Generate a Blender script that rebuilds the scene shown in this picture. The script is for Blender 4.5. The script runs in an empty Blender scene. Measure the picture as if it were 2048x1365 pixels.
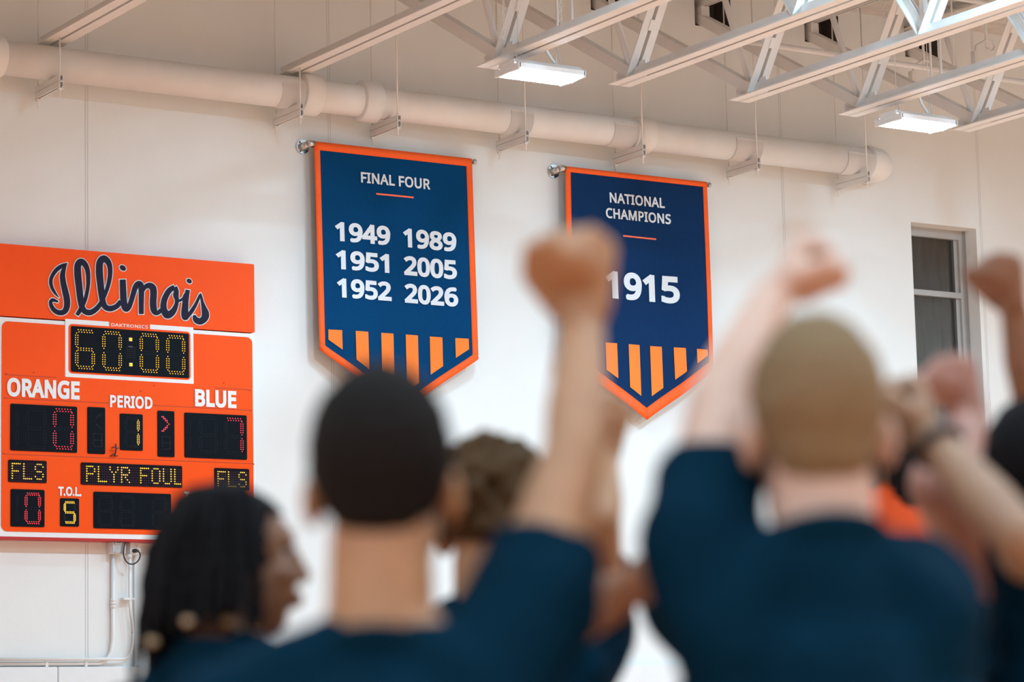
import bpy, bmesh, math, random
from mathutils import Vector, Matrix, noise

S = bpy.context.scene
COL = S.collection
random.seed(7)

# ------------------------------------------------------------------ camera
W, H, F = 2048, 1365, 5510.0
def _cam_axes():
    X = Vector((8636, 602, F)).normalized()
    Y = Vector((-3580, 884, F)); Y -= X * Y.dot(X); Y.normalize()
    Z = X.cross(Y)
    if Z.y > 0: Z = -Z
    return X, Y, Z
AX, AY, AZ = _cam_axes()                      # world axes seen from the lens (x right, y down, z forward)
CAM = Vector((0.0, -21.8, 1.45))
def ray(px, py):
    d = Vector((px - W / 2, py - H / 2, F))
    return Vector((AX.dot(d), AY.dot(d), AZ.dot(d)))
def on_y(px, py, y):
    d = ray(px, py); return CAM + d * ((y - CAM.y) / d.y)
def on_z(px, py, z):
    d = ray(px, py); return CAM + d * ((z - CAM.z) / d.z)
def at_depth(px, py, dep):
    return CAM + ray(px, py) * (dep / F)
cd = bpy.data.cameras.new('camera')
cam = bpy.data.objects.new('camera', cd); COL.objects.link(cam)
cd.sensor_width = 36.0; cd.sensor_fit = 'HORIZONTAL'; cd.lens = 36.0 * F / W
right = Vector((AX.x, AY.x, AZ.x)); down = Vector((AX.y, AY.y, AZ.y)); fwd = Vector((AX.z, AY.z, AZ.z))
M = Matrix((right, -down, -fwd)).transposed().to_4x4(); M.translation = CAM
cam.matrix_world = M
cd.clip_start = 0.1; cd.clip_end = 200
cd.dof.use_dof = True; cd.dof.focus_distance = 25.6; cd.dof.aperture_fstop = 2.75
S.camera = cam
FH = Vector((fwd.x, fwd.y, 0)).normalized()   # level viewing direction
RH = Vector((FH.y, -FH.x, 0))

# ------------------------------------------------------------------ world, exposure, room lamps
wd = bpy.data.worlds.new('world'); S.world = wd; wd.use_nodes = True
bg = wd.node_tree.nodes['Background']; bg.inputs[0].default_value = (0.01, 0.013, 0.02, 1); bg.inputs[1].default_value = 0.3
S.view_settings.view_transform = 'Standard'; S.view_settings.look = 'None'
S.view_settings.gamma = 1.0; S.view_settings.use_curve_mapping = False
S.view_settings.exposure = -0.18
S.cycles.use_denoising = True
S.cycles.max_bounces = 8; S.cycles.diffuse_bounces = 5; S.cycles.glossy_bounces = 3
S.cycles.sample_clamp_indirect = 4.0
LAMP_COL = (0.475, 0.79, 1.0)
def hall_lamp(x, y, z, w, spread):
    ld = bpy.data.lights.new('high_bay_lamp', 'AREA'); ld.shape = 'RECTANGLE'
    ld.size = 0.6; ld.size_y = 0.4; ld.energy = w; ld.spread = math.radians(spread); ld.color = LAMP_COL
    lo = bpy.data.objects.new('high_bay_lamp', ld); COL.objects.link(lo); lo.location = (x, y, z)
for x, w in ((22.2, 640), (18.4, 640), (14.6, 640), (10.8, 450), (7.0, 70), (3.4, 30), (-0.2, 30), (-3.8, 100), (-7.4, 100)):
    hall_lamp(x, -7.5, 8.4, w, 170)                # the row along the wall, up between the joists
for k in range(-6, 4):
    for j in range(1, 6):
        hall_lamp(12.63 + 4.17 * k, -7.5 - 4.1 * j, 8.3, 54 if j < 3 else 125, 158)

# ------------------------------------------------------------------ helpers
def tag(o, label=None, cat=None, group=None, kind=None):
    if label: o['label'] = label
    if cat: o['category'] = cat
    if group: o['group'] = group
    if kind: o['kind'] = kind
    return o
def empty(name, loc, label=None, cat=None, group=None):
    o = bpy.data.objects.new(name, None); COL.objects.link(o); o.location = loc
    o.empty_display_size = 0.1
    return tag(o, label, cat, group)
def link(name, me, parent=None, mats=None):
    o = bpy.data.objects.new(name, me); COL.objects.link(o)
    if mats:
        for m in (mats if isinstance(mats, (list, tuple)) else [mats]): me.materials.append(m)
    if parent is not None:
        o.parent = parent
        o.matrix_parent_inverse = Matrix.Translation(parent.location).inverted()
    return o
def obj(name, bm, mats, parent=None, smooth=False):
    me = bpy.data.meshes.new(name)
    bm.normal_update(); bm.to_mesh(me); bm.free()
    if smooth:
        for p in me.polygons: p.use_smooth = True
    return link(name, me, parent, mats)
def child_loc(parent, o):
    o.matrix_parent_inverse = Matrix.Translation(parent.location).inverted()
def box(bm, lo, hi, mi=0):
    x0, y0, z0 = lo; x1, y1, z1 = hi
    v = [bm.verts.new(p) for p in ((x0,y0,z0),(x1,y0,z0),(x1,y1,z0),(x0,y1,z0),(x0,y0,z1),(x1,y0,z1),(x1,y1,z1),(x0,y1,z1))]
    for f in ((0,3,2,1),(4,5,6,7),(0,1,5,4),(1,2,6,5),(2,3,7,6),(3,0,4,7)):
        bm.faces.new([v[i] for i in f]).material_index = mi
def bar(bm, p0, p1, w, h, up=(0, 0, 1), mi=0):
    """box of section w (sideways) x h (along up) from p0 to p1"""
    p0, p1 = Vector(p0), Vector(p1); d = (p1 - p0).normalized(); u = Vector(up)
    s = d.cross(u)
    if s.length < 1e-6: s = d.cross(Vector((1, 0, 0)))
    s.normalize(); u = s.cross(d).normalized()
    v = []
    for p in (p0, p1):
        for a, b in ((-1,-1),(1,-1),(1,1),(-1,1)): v.append(bm.verts.new(p + s * (a * w / 2) + u * (b * h / 2)))
    for f in ((0,1,2,3),(7,6,5,4),(0,4,5,1),(1,5,6,2),(2,6,7,3),(3,7,4,0)):
        bm.faces.new([v[i] for i in f]).material_index = mi
def tube(bm, pts, r, n=10, mi=0, cap=True):
    """round tube along a list of points; r a number or a list"""
    pts = [Vector(p) for p in pts]; rings = []
    rs = r if isinstance(r, (list, tuple)) else [r] * len(pts)
    prev = None
    for i, p in enumerate(pts):
        d = (pts[min(i + 1, len(pts) - 1)] - pts[max(i - 1, 0)]).normalized()
        if prev is None:
            a = Vector((0, 0, 1)) if abs(d.z) < .9 else Vector((1, 0, 0))
            s = d.cross(a).normalized()
        else:
            s = (prev - d * prev.dot(d)).normalized()
        prev = s; t = d.cross(s)
        rings.append([bm.verts.new(p + (s * math.cos(2*math.pi*k/n) + t * math.sin(2*math.pi*k/n)) * rs[i]) for k in range(n)])
    for a, b in zip(rings, rings[1:]):
        for k in range(n):
            f = bm.faces.new((a[k], a[(k+1)%n], b[(k+1)%n], b[k])); f.smooth = True; f.material_index = mi
    if cap:
        bm.faces.new(rings[0][::-1]).material_index = mi; bm.faces.new(rings[-1]).material_index = mi
def arc_pts(pts, rad, n=6):
    """polyline with rounded corners"""
    pts = [Vector(p) for p in pts]; out = [pts[0]]
    for a, b, c in zip(pts, pts[1:], pts[2:]):
        u = (a - b).normalized(); v = (c - b).normalized()
        r = min(rad, (a-b).length * .5, (c-b).length * .5)
        for i in range(n + 1):
            t = i / n; out.append((b + u*r)*(1-t)**2 + b*2*t*(1-t) + (b + v*r)*t*t)
    out.append(pts[-1]); return out
def catmull(pts, k=6):
    out = []
    n = len(pts)
    for i in range(n - 1):
        a = pts[max(i-1, 0)]; b = pts[i]; c = pts[i+1]; d = pts[min(i+2, n-1)]
        for j in range(k):
            t = j / k
            out.append(tuple(.5*((2*b[q]) + (c[q]-a[q])*t + (2*a[q]-5*b[q]+4*c[q]-d[q])*t*t + (3*b[q]-a[q]-3*c[q]+d[q])*t**3) for q in range(len(b))))
    out.append(tuple(pts[-1])); return out

# ------------------------------------------------------------------ materials
def lin(*c):
    return tuple(((v/255.0)/12.92 if v/255.0 <= .04045 else ((v/255.0+.055)/1.055)**2.4) for v in c)
def mat(name, col, rough=.6, metal=0, var=.06, scale=8.0, bump=0, bscale=60.0, emit=0, spec=.5, sss=0):
    m = bpy.data.materials.new(name); m.use_nodes = True
    nt = m.node_tree; b = nt.nodes['Principled BSDF']
    b.inputs['Roughness'].default_value = rough; b.inputs['Metallic'].default_value = metal
    b.inputs['Specular IOR Level'].default_value = spec
    tc = nt.nodes.new('ShaderNodeTexCoord')
    if var:
        n = nt.nodes.new('ShaderNodeTexNoise'); n.inputs['Scale'].default_value = scale; n.inputs['Detail'].default_value = 4
        nt.links.new(tc.outputs['Object'], n.inputs['Vector'])
        r = nt.nodes.new('ShaderNodeValToRGB')
        r.color_ramp.elements[0].position = .3; r.color_ramp.elements[1].position = .7
        r.color_ramp.elements[0].color = tuple(max(0, c*(1-var)) for c in col) + (1,)
        r.color_ramp.elements[1].color = tuple(min(1, c*(1+var)) for c in col) + (1,)
        nt.links.new(n.outputs['Fac'], r.inputs['Fac']); nt.links.new(r.outputs['Color'], b.inputs['Base Color'])
    else:
        b.inputs['Base Color'].default_value = tuple(col) + (1,)
    if bump:
        n2 = nt.nodes.new('ShaderNodeTexNoise'); n2.inputs['Scale'].default_value = bscale; n2.inputs['Detail'].default_value = 5
        nt.links.new(tc.outputs['Object'], n2.inputs['Vector'])
        bp = nt.nodes.new('ShaderNodeBump'); bp.inputs['Strength'].default_value = bump; bp.inputs['Distance'].default_value = .01
        nt.links.new(n2.outputs['Fac'], bp.inputs['Height']); nt.links.new(bp.outputs['Normal'], b.inputs['Normal'])
    if emit:
        b.inputs['Emission Color'].default_value = tuple(col) + (1,); b.inputs['Emission Strength'].default_value = emit
    if sss:
        b.inputs['Subsurface Weight'].default_value = sss; b.inputs['Subsurface Radius'].default_value = (.012, .005, .003)
    return m
MW = mat('wall_paint', (.80, .80, .79), .75, var=.02, scale=1.3, bump=.12, bscale=26)
MJOINT = mat('wall_joint', (.60, .59, .58), .8, var=.03)
MSTEEL = mat('white_steel_paint', (.80, .765, .74), .55, var=.03, scale=5)
MPIPE = mat('pipe_jacket_paint', (.80, .775, .755), .6, var=.03, scale=4, bump=.15, bscale=14)
MDARKGAP = mat('strut_hollow_shade', (.10, .10, .11), .8, var=.1)
MDECK = mat('roof_deck_paint', (.62, .57, .53), .6, var=.04)
MPOCKET = mat('pocket_shade', (.11, .085, .07), .9, var=.2, scale=10)  # recess shade of the joist pockets, put into a dark colour
MORANGE = mat('orange_enamel', lin(250, 84, 16), .5, var=.02, scale=3, spec=.15)
MWHITE = mat('white_vinyl', (.84, .85, .86), .5, var=.01)
MNAVYV = mat('navy_vinyl', lin(24, 24, 50), .5, var=.04, spec=.15)
MRED = mat('red_edge_paint', lin(185, 28, 22), .5, var=.05)
MFACE = mat('display_face', lin(6, 14, 24), .6, var=.15, scale=14, spec=.1)
MMATRIX = mat('matrix_face', lin(20, 12, 24), .6, var=.15, scale=14, spec=.1)
MDIM = mat('unlit_led', lin(60, 66, 72), .4, var=.05)
MDIMP = mat('unlit_amber_led', lin(104, 76, 92), .4, var=.05)
MAMBER = mat('amber_led', lin(255, 190, 60), .4, var=0, emit=.95)
MREDL = mat('red_led', lin(255, 62, 74), .4, var=0, emit=1.1)
MYEL = mat('yellow_led', lin(255, 205, 70), .4, var=0, emit=.95)
MSEAM = mat('orange_seam', lin(170, 52, 14), .6, var=.05)
MWIRE = mat('dark_wire', (.03, .025, .025), .5, var=.1)
MCHROME = mat('chrome', (.62, .60, .58), .24, metal=1, var=.02)
MGALV = mat('galvanized_steel', (.55, .58, .62), .35, metal=.8, var=.12, scale=20)
MCOND = mat('conduit_paint', (.80, .80, .80), .5, var=.02)
MBORD = mat('banner_orange', lin(252, 96, 22), .75, var=.03, scale=30, bump=.06, bscale=180)
MSTRIPE = mat('banner_stripe_orange', lin(255, 128, 38), .75, var=.02, scale=30)
MNAVY1 = mat('banner_navy', lin(0, 62, 108), .85, var=.05, spec=.1, scale=24, bump=.06, bscale=180)
MNAVY2 = mat('banner_dark_navy', lin(14, 48, 90), .85, var=.05, spec=.1, scale=24, bump=.06, bscale=180)
MLET = mat('banner_lettering', lin(226, 234, 242), .75, var=.015, scale=40)
MLINE = mat('banner_line', lin(250, 118, 84), .75, var=.03)
MFRAME = mat('window_aluminium', (.42, .41, .40), .5, metal=.1, var=.03)
MBLIND = mat('grey_blind_fabric', (.11, .105, .105), .8, var=.12, scale=6)
MFLOOR = mat('maple_floor', (.90, .425, .24), .35, var=.10, scale=2)
MFAR = mat('warm_far_wall_paint', (.80, .66, .56), .75, var=.02, scale=1.3)
MPAD = mat('white_panel', (.80, .81, .82), .55, var=.015)
MLENS = mat('lamp_lens', (.95, .98, 1.0), .4, var=0, emit=0)
_b = MLENS.node_tree.nodes['Principled BSDF']
_b.inputs['Emission Color'].default_value = LAMP_COL + (1,)
_b.inputs['Emission Strength'].default_value = 120.0
MLAMPBODY = mat('lamp_housing', (.82, .82, .83), .5, var=.02)
def glass():
    m = bpy.data.materials.new('window_glass'); m.use_nodes = True
    b = m.node_tree.nodes['Principled BSDF']
    b.inputs['Base Color'].default_value = (.85, .9, .9, 1); b.inputs['Roughness'].default_value = .03
    b.inputs['Transmission Weight'].default_value = 1.0; b.inputs['IOR'].default_value = 1.45
    return m
MGLASS = glass()

# ------------------------------------------------------------------ lettering (outlines of a plain sans alphabet, thickened by a ribbon)
GLYPHS = {'0': [458, ['419,287 419,253 417,221 414,191 409,163 403,137 395,112 386,90 376,70 363,52 349,37 334,23 316,12 297,3 276,-3 253,-7 229,-8 198,-6 170,1 145,12 122,27 103,47 86,70 71,98 60,129 51,163 44,201 41,243 39,287 40,332 44,373 50,411 58,446 69,477 83,504 99,527 119,547 141,562 167,573 196,579 229,581 259,579 287,573 313,562 335,547 355,527 372,504 387,477 399,446 408,411 414,373 418,332', '110,287 111,249 113,215 116,184 121,156 128,132 137,111 147,93 159,78 173,67 190,59 208,54 229,52 249,54 268,59 284,67 298,78 310,92 320,110 329,131 336,156 341,184 345,215 347,249 348,287 347,325 345,359 341,390 336,417 329,442 320,463 310,481 298,495 284,507 268,515 249,520 229,521 208,520 190,515 173,507 159,495 147,481 137,463 128,442 121,417 116,390 113,359 111,325']],
 '1': [458, ['285,0 216,0 216,400 216,439 217,470 219,499 213,493 207,487 201,482 196,477 169,455 108,405 71,452 226,573 285,573']],
 '2': [458, ['417,0 38,0 38,59 188,210 209,231 228,251 246,270 261,287 275,304 287,320 298,337 306,353 313,370 318,387 321,405 322,424 320,446 315,466 306,482 294,496 278,507 261,514 242,519 221,520 200,520 181,517 164,512 147,506 131,498 115,489 99,478 83,466 45,513 56,523 68,531 81,540 94,548 108,555 122,561 137,567 153,572 169,576 186,578 203,580 221,581 246,579 270,576 293,570 313,562 331,552 347,540 361,526 372,510 382,492 388,472 392,451 394,428 393,406 389,385 383,364 375,344 365,324 353,305 340,286 324,267 307,247 288,227 268,207 247,185 128,67 128,64 417,64']],
 '3': [458, ['395,439 394,420 392,403 387,387 381,372 373,359 363,347 352,336 340,326 326,318 310,311 294,306 277,302 277,298 309,293 337,283 360,271 379,255 394,236 405,214 411,190 413,163 412,139 407,116 400,94 390,74 377,56 360,40 341,26 318,14 292,4 263,-3 230,-7 193,-8 171,-8 150,-6 130,-4 110,-1 91,3 72,8 54,15 36,23 36,89 54,81 74,73 93,67 114,61 135,57 155,54 175,52 194,51 230,53 260,59 285,68 305,81 320,98 331,117 337,139 339,164 338,182 335,197 329,211 320,223 310,233 297,242 282,249 265,255 246,260 226,263 203,265 179,265 123,265 123,326 180,326 202,326 223,329 242,333 259,339 274,347 286,356 298,366 307,377 314,390 319,404 322,418 323,434 321,454 316,471 307,486 295,498 280,508 262,516 242,520 219,521 204,521 190,520 176,518 164,515 151,512 140,508 128,504 117,498 107,493 96,487 85,480 75,473 39,521 55,533 73,544 93,554 115,563 139,571 163,576 190,579 218,581 260,578 296,571 327,558 352,540 371,519 384,495 393,468']],
 '4': [458, ['443,130 359,130 359,0 291,0 291,130 17,130 17,190 286,576 359,576 359,193 443,193', '291,374 291,412 293,444 294,474 295,500 292,500 288,493 285,485 280,476 276,468 271,459 266,451 262,444 257,438 86,193 291,193']],
 '5': [458, ['221,351 249,350 275,346 300,340 322,331 343,320 361,307 376,291 389,274 400,254 407,232 412,209 413,183 411,154 407,128 399,103 387,81 373,60 356,43 336,28 314,15 289,5 261,-2 231,-7 199,-8 177,-8 156,-6 136,-4 116,0 97,4 80,10 65,16 51,23 51,90 66,81 82,74 101,68 121,62 141,58 161,55 181,53 200,52 220,53 239,55 257,60 274,65 289,73 302,82 313,93 323,106 331,121 336,137 340,156 341,176 339,202 332,225 321,245 306,262 287,275 262,284 232,290 197,292 186,292 173,291 160,290 146,288 132,286 120,284 109,282 99,280 64,302 86,573 373,573 373,508 146,508 132,342 169,348 181,349 194,350 207,351']],
 '6': [458, ['44,245 45,269 46,294 48,318 51,342 55,366 60,389 67,412 75,433 84,454 95,474 107,492 121,510 137,525 155,539 174,551 196,562 220,570 246,576 275,579 306,581 315,580 324,580 334,580 344,579 353,578 362,577 370,575 377,573 377,513 369,515 362,517 353,519 344,520 335,522 326,522 317,523 308,523 281,522 257,518 235,512 216,504 198,494 183,483 169,469 158,454 148,437 139,419 132,400 127,380 122,359 119,337 116,314 115,291 119,291 126,300 133,309 141,318 150,326 160,333 170,339 182,345 194,350 208,353 223,356 238,358 255,358 279,357 302,353 323,347 342,338 360,327 375,313 389,297 400,279 409,258 416,236 420,211 421,184 420,156 415,129 408,104 399,82 386,61 372,44 355,28 336,15 314,5 291,-2 266,-7 239,-8 219,-7 199,-4 181,1 163,7 146,16 130,26 115,39 101,54 88,70 77,89 67,110 59,133 52,158 48,185 45,214', '238,51 262,53 284,59 303,70 320,84 334,102 343,125 349,153 351,184 350,210 344,233 336,254 324,271 308,285 289,295 267,301 241,303 222,302 205,299 189,294 175,287 162,279 150,270 140,259 131,248 124,236 119,223 116,211 115,198 116,185 117,172 120,159 123,146 127,133 133,121 139,110 146,99 155,88 164,79 174,71 185,64 197,59 210,55 223,52']],
 '7': [458, ['109,0 344,508 35,508 35,573 419,573 419,518 187,0']],
 '8': [458, ['229,581 253,580 276,577 298,572 318,565 336,556 352,546 366,533 378,519 388,503 395,485 399,465 400,443 399,427 396,411 392,397 385,383 377,371 368,359 357,348 346,338 333,328 320,319 306,311 291,303 308,294 325,285 340,275 355,265 369,254 381,242 392,229 401,216 409,201 414,185 418,167 419,148 417,125 413,104 406,84 395,65 383,49 367,34 350,22 330,11 308,3 284,-3 258,-7 231,-8 201,-7 174,-3 149,2 126,10 106,21 89,33 74,47 61,63 52,81 45,101 41,122 39,146 40,165 43,183 49,199 56,214 65,228 75,241 86,253 99,264 113,274 128,283 143,291 158,299 144,307 131,316 119,326 107,336 96,346 87,358 78,370 71,383 65,396 61,411 59,427 58,444 59,465 63,485 70,503 80,518 92,533 107,545 123,556 141,565 161,572 182,577 205,580', '108,145 110,125 116,107 125,90 138,76 155,64 176,55 200,50 229,48 257,50 281,55 302,64 319,76 332,91 342,108 348,127 350,148 349,161 346,174 341,186 335,197 327,207 317,217 306,226 293,235 279,243 264,251 247,258 229,265 217,270 200,262 184,254 170,246 157,237 146,228 136,219 128,208 121,197 115,186 111,173 109,160', '228,524 207,522 188,518 170,512 155,502 143,491 134,476 128,460 127,441 128,427 130,414 135,402 141,391 148,382 157,373 167,365 179,357 191,350 204,344 218,337 232,330 245,337 258,343 270,350 282,357 292,364 302,373 310,382 317,392 323,402 327,414 330,427 330,441 329,460 323,476 315,491 302,502 287,512 270,518 250,522']],
 '9': [458, ['417,328 417,304 415,279 413,255 410,231 406,207 401,183 394,161 387,139 377,118 366,99 354,80 340,63 324,47 306,33 286,21 265,11 241,3 214,-3 185,-7 154,-8 146,-8 137,-8 127,-7 117,-6 107,-5 97,-4 89,-2 82,0 82,60 89,58 97,56 106,54 115,53 125,51 134,50 143,50 152,50 179,51 204,54 226,60 245,68 262,78 278,90 291,103 303,118 313,135 322,153 329,172 334,192 339,213 342,235 344,258 346,281 341,281 334,272 327,263 319,255 310,247 301,240 290,233 278,228 266,223 252,219 237,216 222,215 204,214 181,215 158,219 138,226 118,235 101,246 85,260 72,275 61,294 52,314 45,336 41,361 40,387 42,416 46,443 53,468 63,491 76,511 90,529 107,544 127,557 148,568 171,575 196,579 223,581 243,580 262,577 281,572 299,565 316,556 332,545 347,533 361,518 373,501 384,483 394,462 402,439 409,415 413,388 416,359', '223,521 199,519 178,513 159,503 142,488 128,470 118,447 112,420 110,388 112,362 117,339 125,318 137,301 152,287 171,277 193,271 220,269 238,270 256,273 272,278 286,285 300,293 311,303 321,313 330,325 337,337 342,349 345,362 346,374 345,387 344,400 341,413 338,426 334,439 328,451 322,463 315,474 307,484 298,493 288,501 277,508 265,514 252,518 238,520']],
 'A': [512, ['437,0 368,177 141,177 73,0 0,0 224,575 289,575 512,0', '282,415 274,438 263,473 255,500 247,468 238,438 230,415 165,241 346,241']],
 'B': [521, ['241,573 292,571 336,565 373,555 404,541 428,522 445,497 455,467 459,431 458,414 456,399 452,384 446,371 439,358 431,347 421,337 409,328 396,320 382,313 367,308 350,304 350,300 367,297 384,292 400,286 415,279 429,271 441,261 452,249 461,236 468,221 474,203 477,184 478,163 476,138 472,115 464,93 454,74 441,57 425,42 406,29 385,19 362,11 337,5 309,1 279,0 78,0 78,573', '256,329 290,330 318,335 340,342 357,352 369,366 377,382 382,401 384,423 382,445 376,463 365,478 351,490 332,499 308,506 279,510 245,511 150,511 150,329', '150,269 150,61 265,61 301,63 330,68 354,78 371,91 384,107 394,125 399,145 401,168 400,183 398,197 394,210 388,221 380,232 370,241 358,249 344,256 327,262 307,266 285,268 260,269']],
 'C': [507, ['323,517 301,516 280,513 260,508 241,502 223,493 206,482 192,470 178,456 166,440 155,423 146,404 139,383 133,361 129,337 126,312 125,286 126,252 131,220 138,191 147,164 160,139 175,117 192,99 213,83 236,71 262,62 291,57 322,55 341,56 359,57 377,59 394,62 410,65 427,69 443,73 460,78 460,15 443,10 427,5 410,1 393,-2 375,-5 356,-7 335,-8 312,-8 270,-6 232,1 197,12 166,28 139,48 115,72 95,99 78,131 65,165 56,203 51,244 49,287 50,319 53,349 59,378 67,406 77,432 89,456 103,478 120,499 138,517 159,534 181,548 206,559 233,569 261,575 292,579 324,581 346,580 367,578 388,576 409,572 429,567 448,561 465,554 482,547 453,486 439,492 425,497 410,503 394,508 378,512 360,515 342,517']],
 'D': [585, ['536,292 534,246 528,203 516,165 501,131 481,100 457,74 430,51 399,33 364,18 325,8 283,2 237,0 78,0 78,573 254,573 296,571 335,565 371,555 404,540 434,523 460,501 483,475 502,446 517,413 528,377 534,336', '460,289 459,326 454,359 446,388 435,415 421,437 404,457 384,474 361,487 336,498 308,505 277,509 244,511 150,511 150,62 228,62 282,65 329,76 369,94 402,119 428,151 446,190 457,236']],
 'E': [446, ['398,0 78,0 78,573 398,573 398,509 150,509 150,330 383,330 383,268 150,268 150,63 398,63']],
 'F': [416, ['150,0 78,0 78,573 398,573 398,509 150,509 150,306 383,306 383,243 150,243']],
 'G': [584, ['326,302 524,302 524,22 501,15 478,8 454,3 431,-1 406,-4 380,-6 352,-8 323,-8 280,-6 241,1 205,12 173,28 145,47 120,71 98,98 81,130 67,164 57,202 51,243 49,286 51,330 58,370 69,407 84,442 104,473 127,500 154,524 186,544 220,560 259,571 300,578 346,581 369,580 392,578 415,576 437,572 458,567 478,561 498,554 516,547 489,484 473,491 457,497 439,503 421,508 401,512 382,515 362,517 342,517 309,515 278,510 250,501 225,489 202,474 181,455 164,434 150,409 139,382 131,353 126,321 124,286 126,253 130,222 137,193 146,166 159,141 175,119 194,100 216,84 241,71 270,62 303,56 340,55 358,55 375,56 390,57 404,59 417,61 429,63 441,65 452,68 452,238 326,238']],
 'H': [594, ['516,0 443,0 443,267 150,267 150,0 78,0 78,573 150,573 150,330 443,330 443,573 516,573']],
 'I': [272, ['239,0 32,0 32,42 99,57 99,515 32,531 32,573 239,573 239,531 172,515 172,57 239,42']],
 'K': [496, ['496,0 411,0 209,273 150,222 150,0 78,0 78,573 150,573 150,290 162,304 174,318 186,331 199,345 249,399 403,573 488,573 261,323']],
 'L': [420, ['78,0 78,573 150,573 150,64 400,64 400,0']],
 'M': [727, ['330,0 142,502 139,502 140,493 140,484 141,473 142,461 142,448 143,435 143,421 144,407 144,392 144,377 144,362 144,347 144,0 78,0 78,573 184,573 361,103 364,103 544,573 650,573 650,0 578,0 578,352 578,366 578,380 579,394 579,408 579,421 580,435 581,447 581,460 584,501 581,501 390,0']],
 'N': [609, ['532,0 447,0 141,476 138,476 139,466 139,455 140,444 141,432 143,378 144,364 144,349 144,335 144,320 144,0 78,0 78,573 161,573 467,99 470,99 468,137 466,193 465,208 465,223 464,236 464,249 464,573 532,573']],
 'O': [626, ['577,287 576,255 573,224 568,194 561,166 551,140 540,116 526,94 510,73 493,54 473,38 451,24 428,13 402,4 375,-3 345,-7 314,-8 281,-7 251,-3 222,4 196,13 173,25 151,39 131,55 114,73 98,94 85,116 74,141 65,167 58,195 53,224 50,255 49,288 51,331 56,370 65,408 78,442 94,473 114,500 138,524 166,545 197,561 232,572 271,579 314,581 356,579 393,572 428,561 459,545 486,525 510,501 530,473 547,442 560,408 570,370 576,330', '125,287 126,252 130,220 136,190 145,163 157,138 171,117 188,98 207,83 230,70 255,62 283,56 314,55 345,56 373,62 398,70 420,83 439,98 456,117 470,138 481,163 490,190 496,220 500,252 501,287 498,338 490,384 476,423 456,457 431,484 398,503 360,514 314,518 283,516 255,511 230,502 207,490 188,475 171,457 157,435 145,411 136,384 130,354 126,322']],
 'P': [485, ['229,573 282,570 326,562 363,548 393,528 415,504 431,475 441,442 444,404 444,387 441,370 438,353 433,336 426,321 417,306 407,292 395,278 380,266 364,255 345,246 324,238 301,231 275,227 247,224 216,223 150,223 150,0 78,0 78,573', '223,511 150,511 150,285 208,285 234,285 258,288 279,291 298,296 315,303 330,311 342,322 352,334 360,347 365,363 369,381 370,401 367,427 361,449 350,468 334,484 314,495 289,504 258,509']],
 'R': [499, ['236,573 270,571 301,568 329,562 353,555 375,544 393,532 409,517 422,500 432,481 439,460 443,436 444,410 443,388 440,368 435,350 427,334 418,319 408,306 397,295 385,285 371,277 358,269 344,262 330,257 487,0 403,0 264,237 150,237 150,0 78,0 78,573', '232,510 150,510 150,298 236,298 268,299 296,304 319,313 338,325 352,341 362,359 368,381 370,407 369,424 366,440 361,455 355,467 346,477 336,486 324,494 310,500 293,504 275,507 254,509']],
 'S': [440, ['403,153 401,128 396,106 389,85 378,66 364,49 348,35 328,22 307,11 283,3 257,-3 228,-7 198,-8 182,-8 167,-7 152,-6 137,-5 122,-3 109,-1 96,2 83,4 72,8 61,11 50,15 41,19 41,88 56,82 73,76 92,70 113,65 134,60 156,57 179,55 201,55 222,55 240,57 257,61 273,66 286,72 298,79 308,88 316,98 322,109 327,120 329,133 330,147 330,160 327,173 324,184 318,194 311,204 302,213 291,221 277,230 261,238 242,247 220,255 196,265 178,272 161,279 146,286 131,294 118,302 106,311 95,320 85,330 76,340 69,351 63,363 57,375 53,389 50,403 49,418 48,435 50,457 54,477 61,496 71,513 84,528 99,542 116,553 136,563 157,571 180,576 205,579 231,581 254,580 276,578 297,576 318,572 337,567 355,562 372,555 389,549 366,487 351,493 336,499 319,504 302,508 284,512 266,515 248,517 229,517 212,517 196,515 182,511 169,507 158,501 148,494 140,486 133,478 128,468 124,457 122,446 121,434 122,420 124,407 128,396 133,386 140,376 149,367 160,359 172,351 187,343 204,335 224,327 246,318 270,309 293,299 313,289 332,279 348,268 362,255 374,242 385,228 392,212 398,194 401,175']],
 'T': [446, ['259,0 187,0 187,509 8,509 8,573 437,573 437,509 259,509']],
 'U': [586, ['513,202 512,173 507,146 500,120 489,95 476,72 459,52 439,35 416,20 389,8 360,-1 327,-6 290,-8 240,-4 196,7 159,25 128,50 104,82 86,118 76,158 72,204 72,573 144,573 144,201 147,168 154,139 165,114 182,93 203,76 228,64 259,57 294,55 319,56 342,59 361,65 379,73 394,84 407,96 418,110 427,126 433,143 438,161 441,181 442,202 442,573 513,573']],
 '.': [215, ['58,43 59,57 61,69 66,78 72,85 80,90 88,94 97,96 107,97 117,96 126,94 135,90 142,85 149,78 153,69 156,57 157,43 156,30 153,18 149,9 142,2 135,-4 126,-8 117,-10 107,-11 97,-10 88,-8 80,-4 72,2 66,9 61,18 59,30']]}
GL = {k: (v[0], [[tuple(int(q) for q in p.split(',')) for p in s.split()] for s in v[1]]) for k, v in GLYPHS.items()}
CAP = max(p[1] for p in GL['H'][1][0])
from mathutils.geometry import tessellate_polygon
def glyph_tris(loops):
    vs = [[Vector((p[0], p[1], 0)) for p in l] for l in loops]
    flat = [p for l in vs for p in l]
    return flat, tessellate_polygon(vs)
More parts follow.
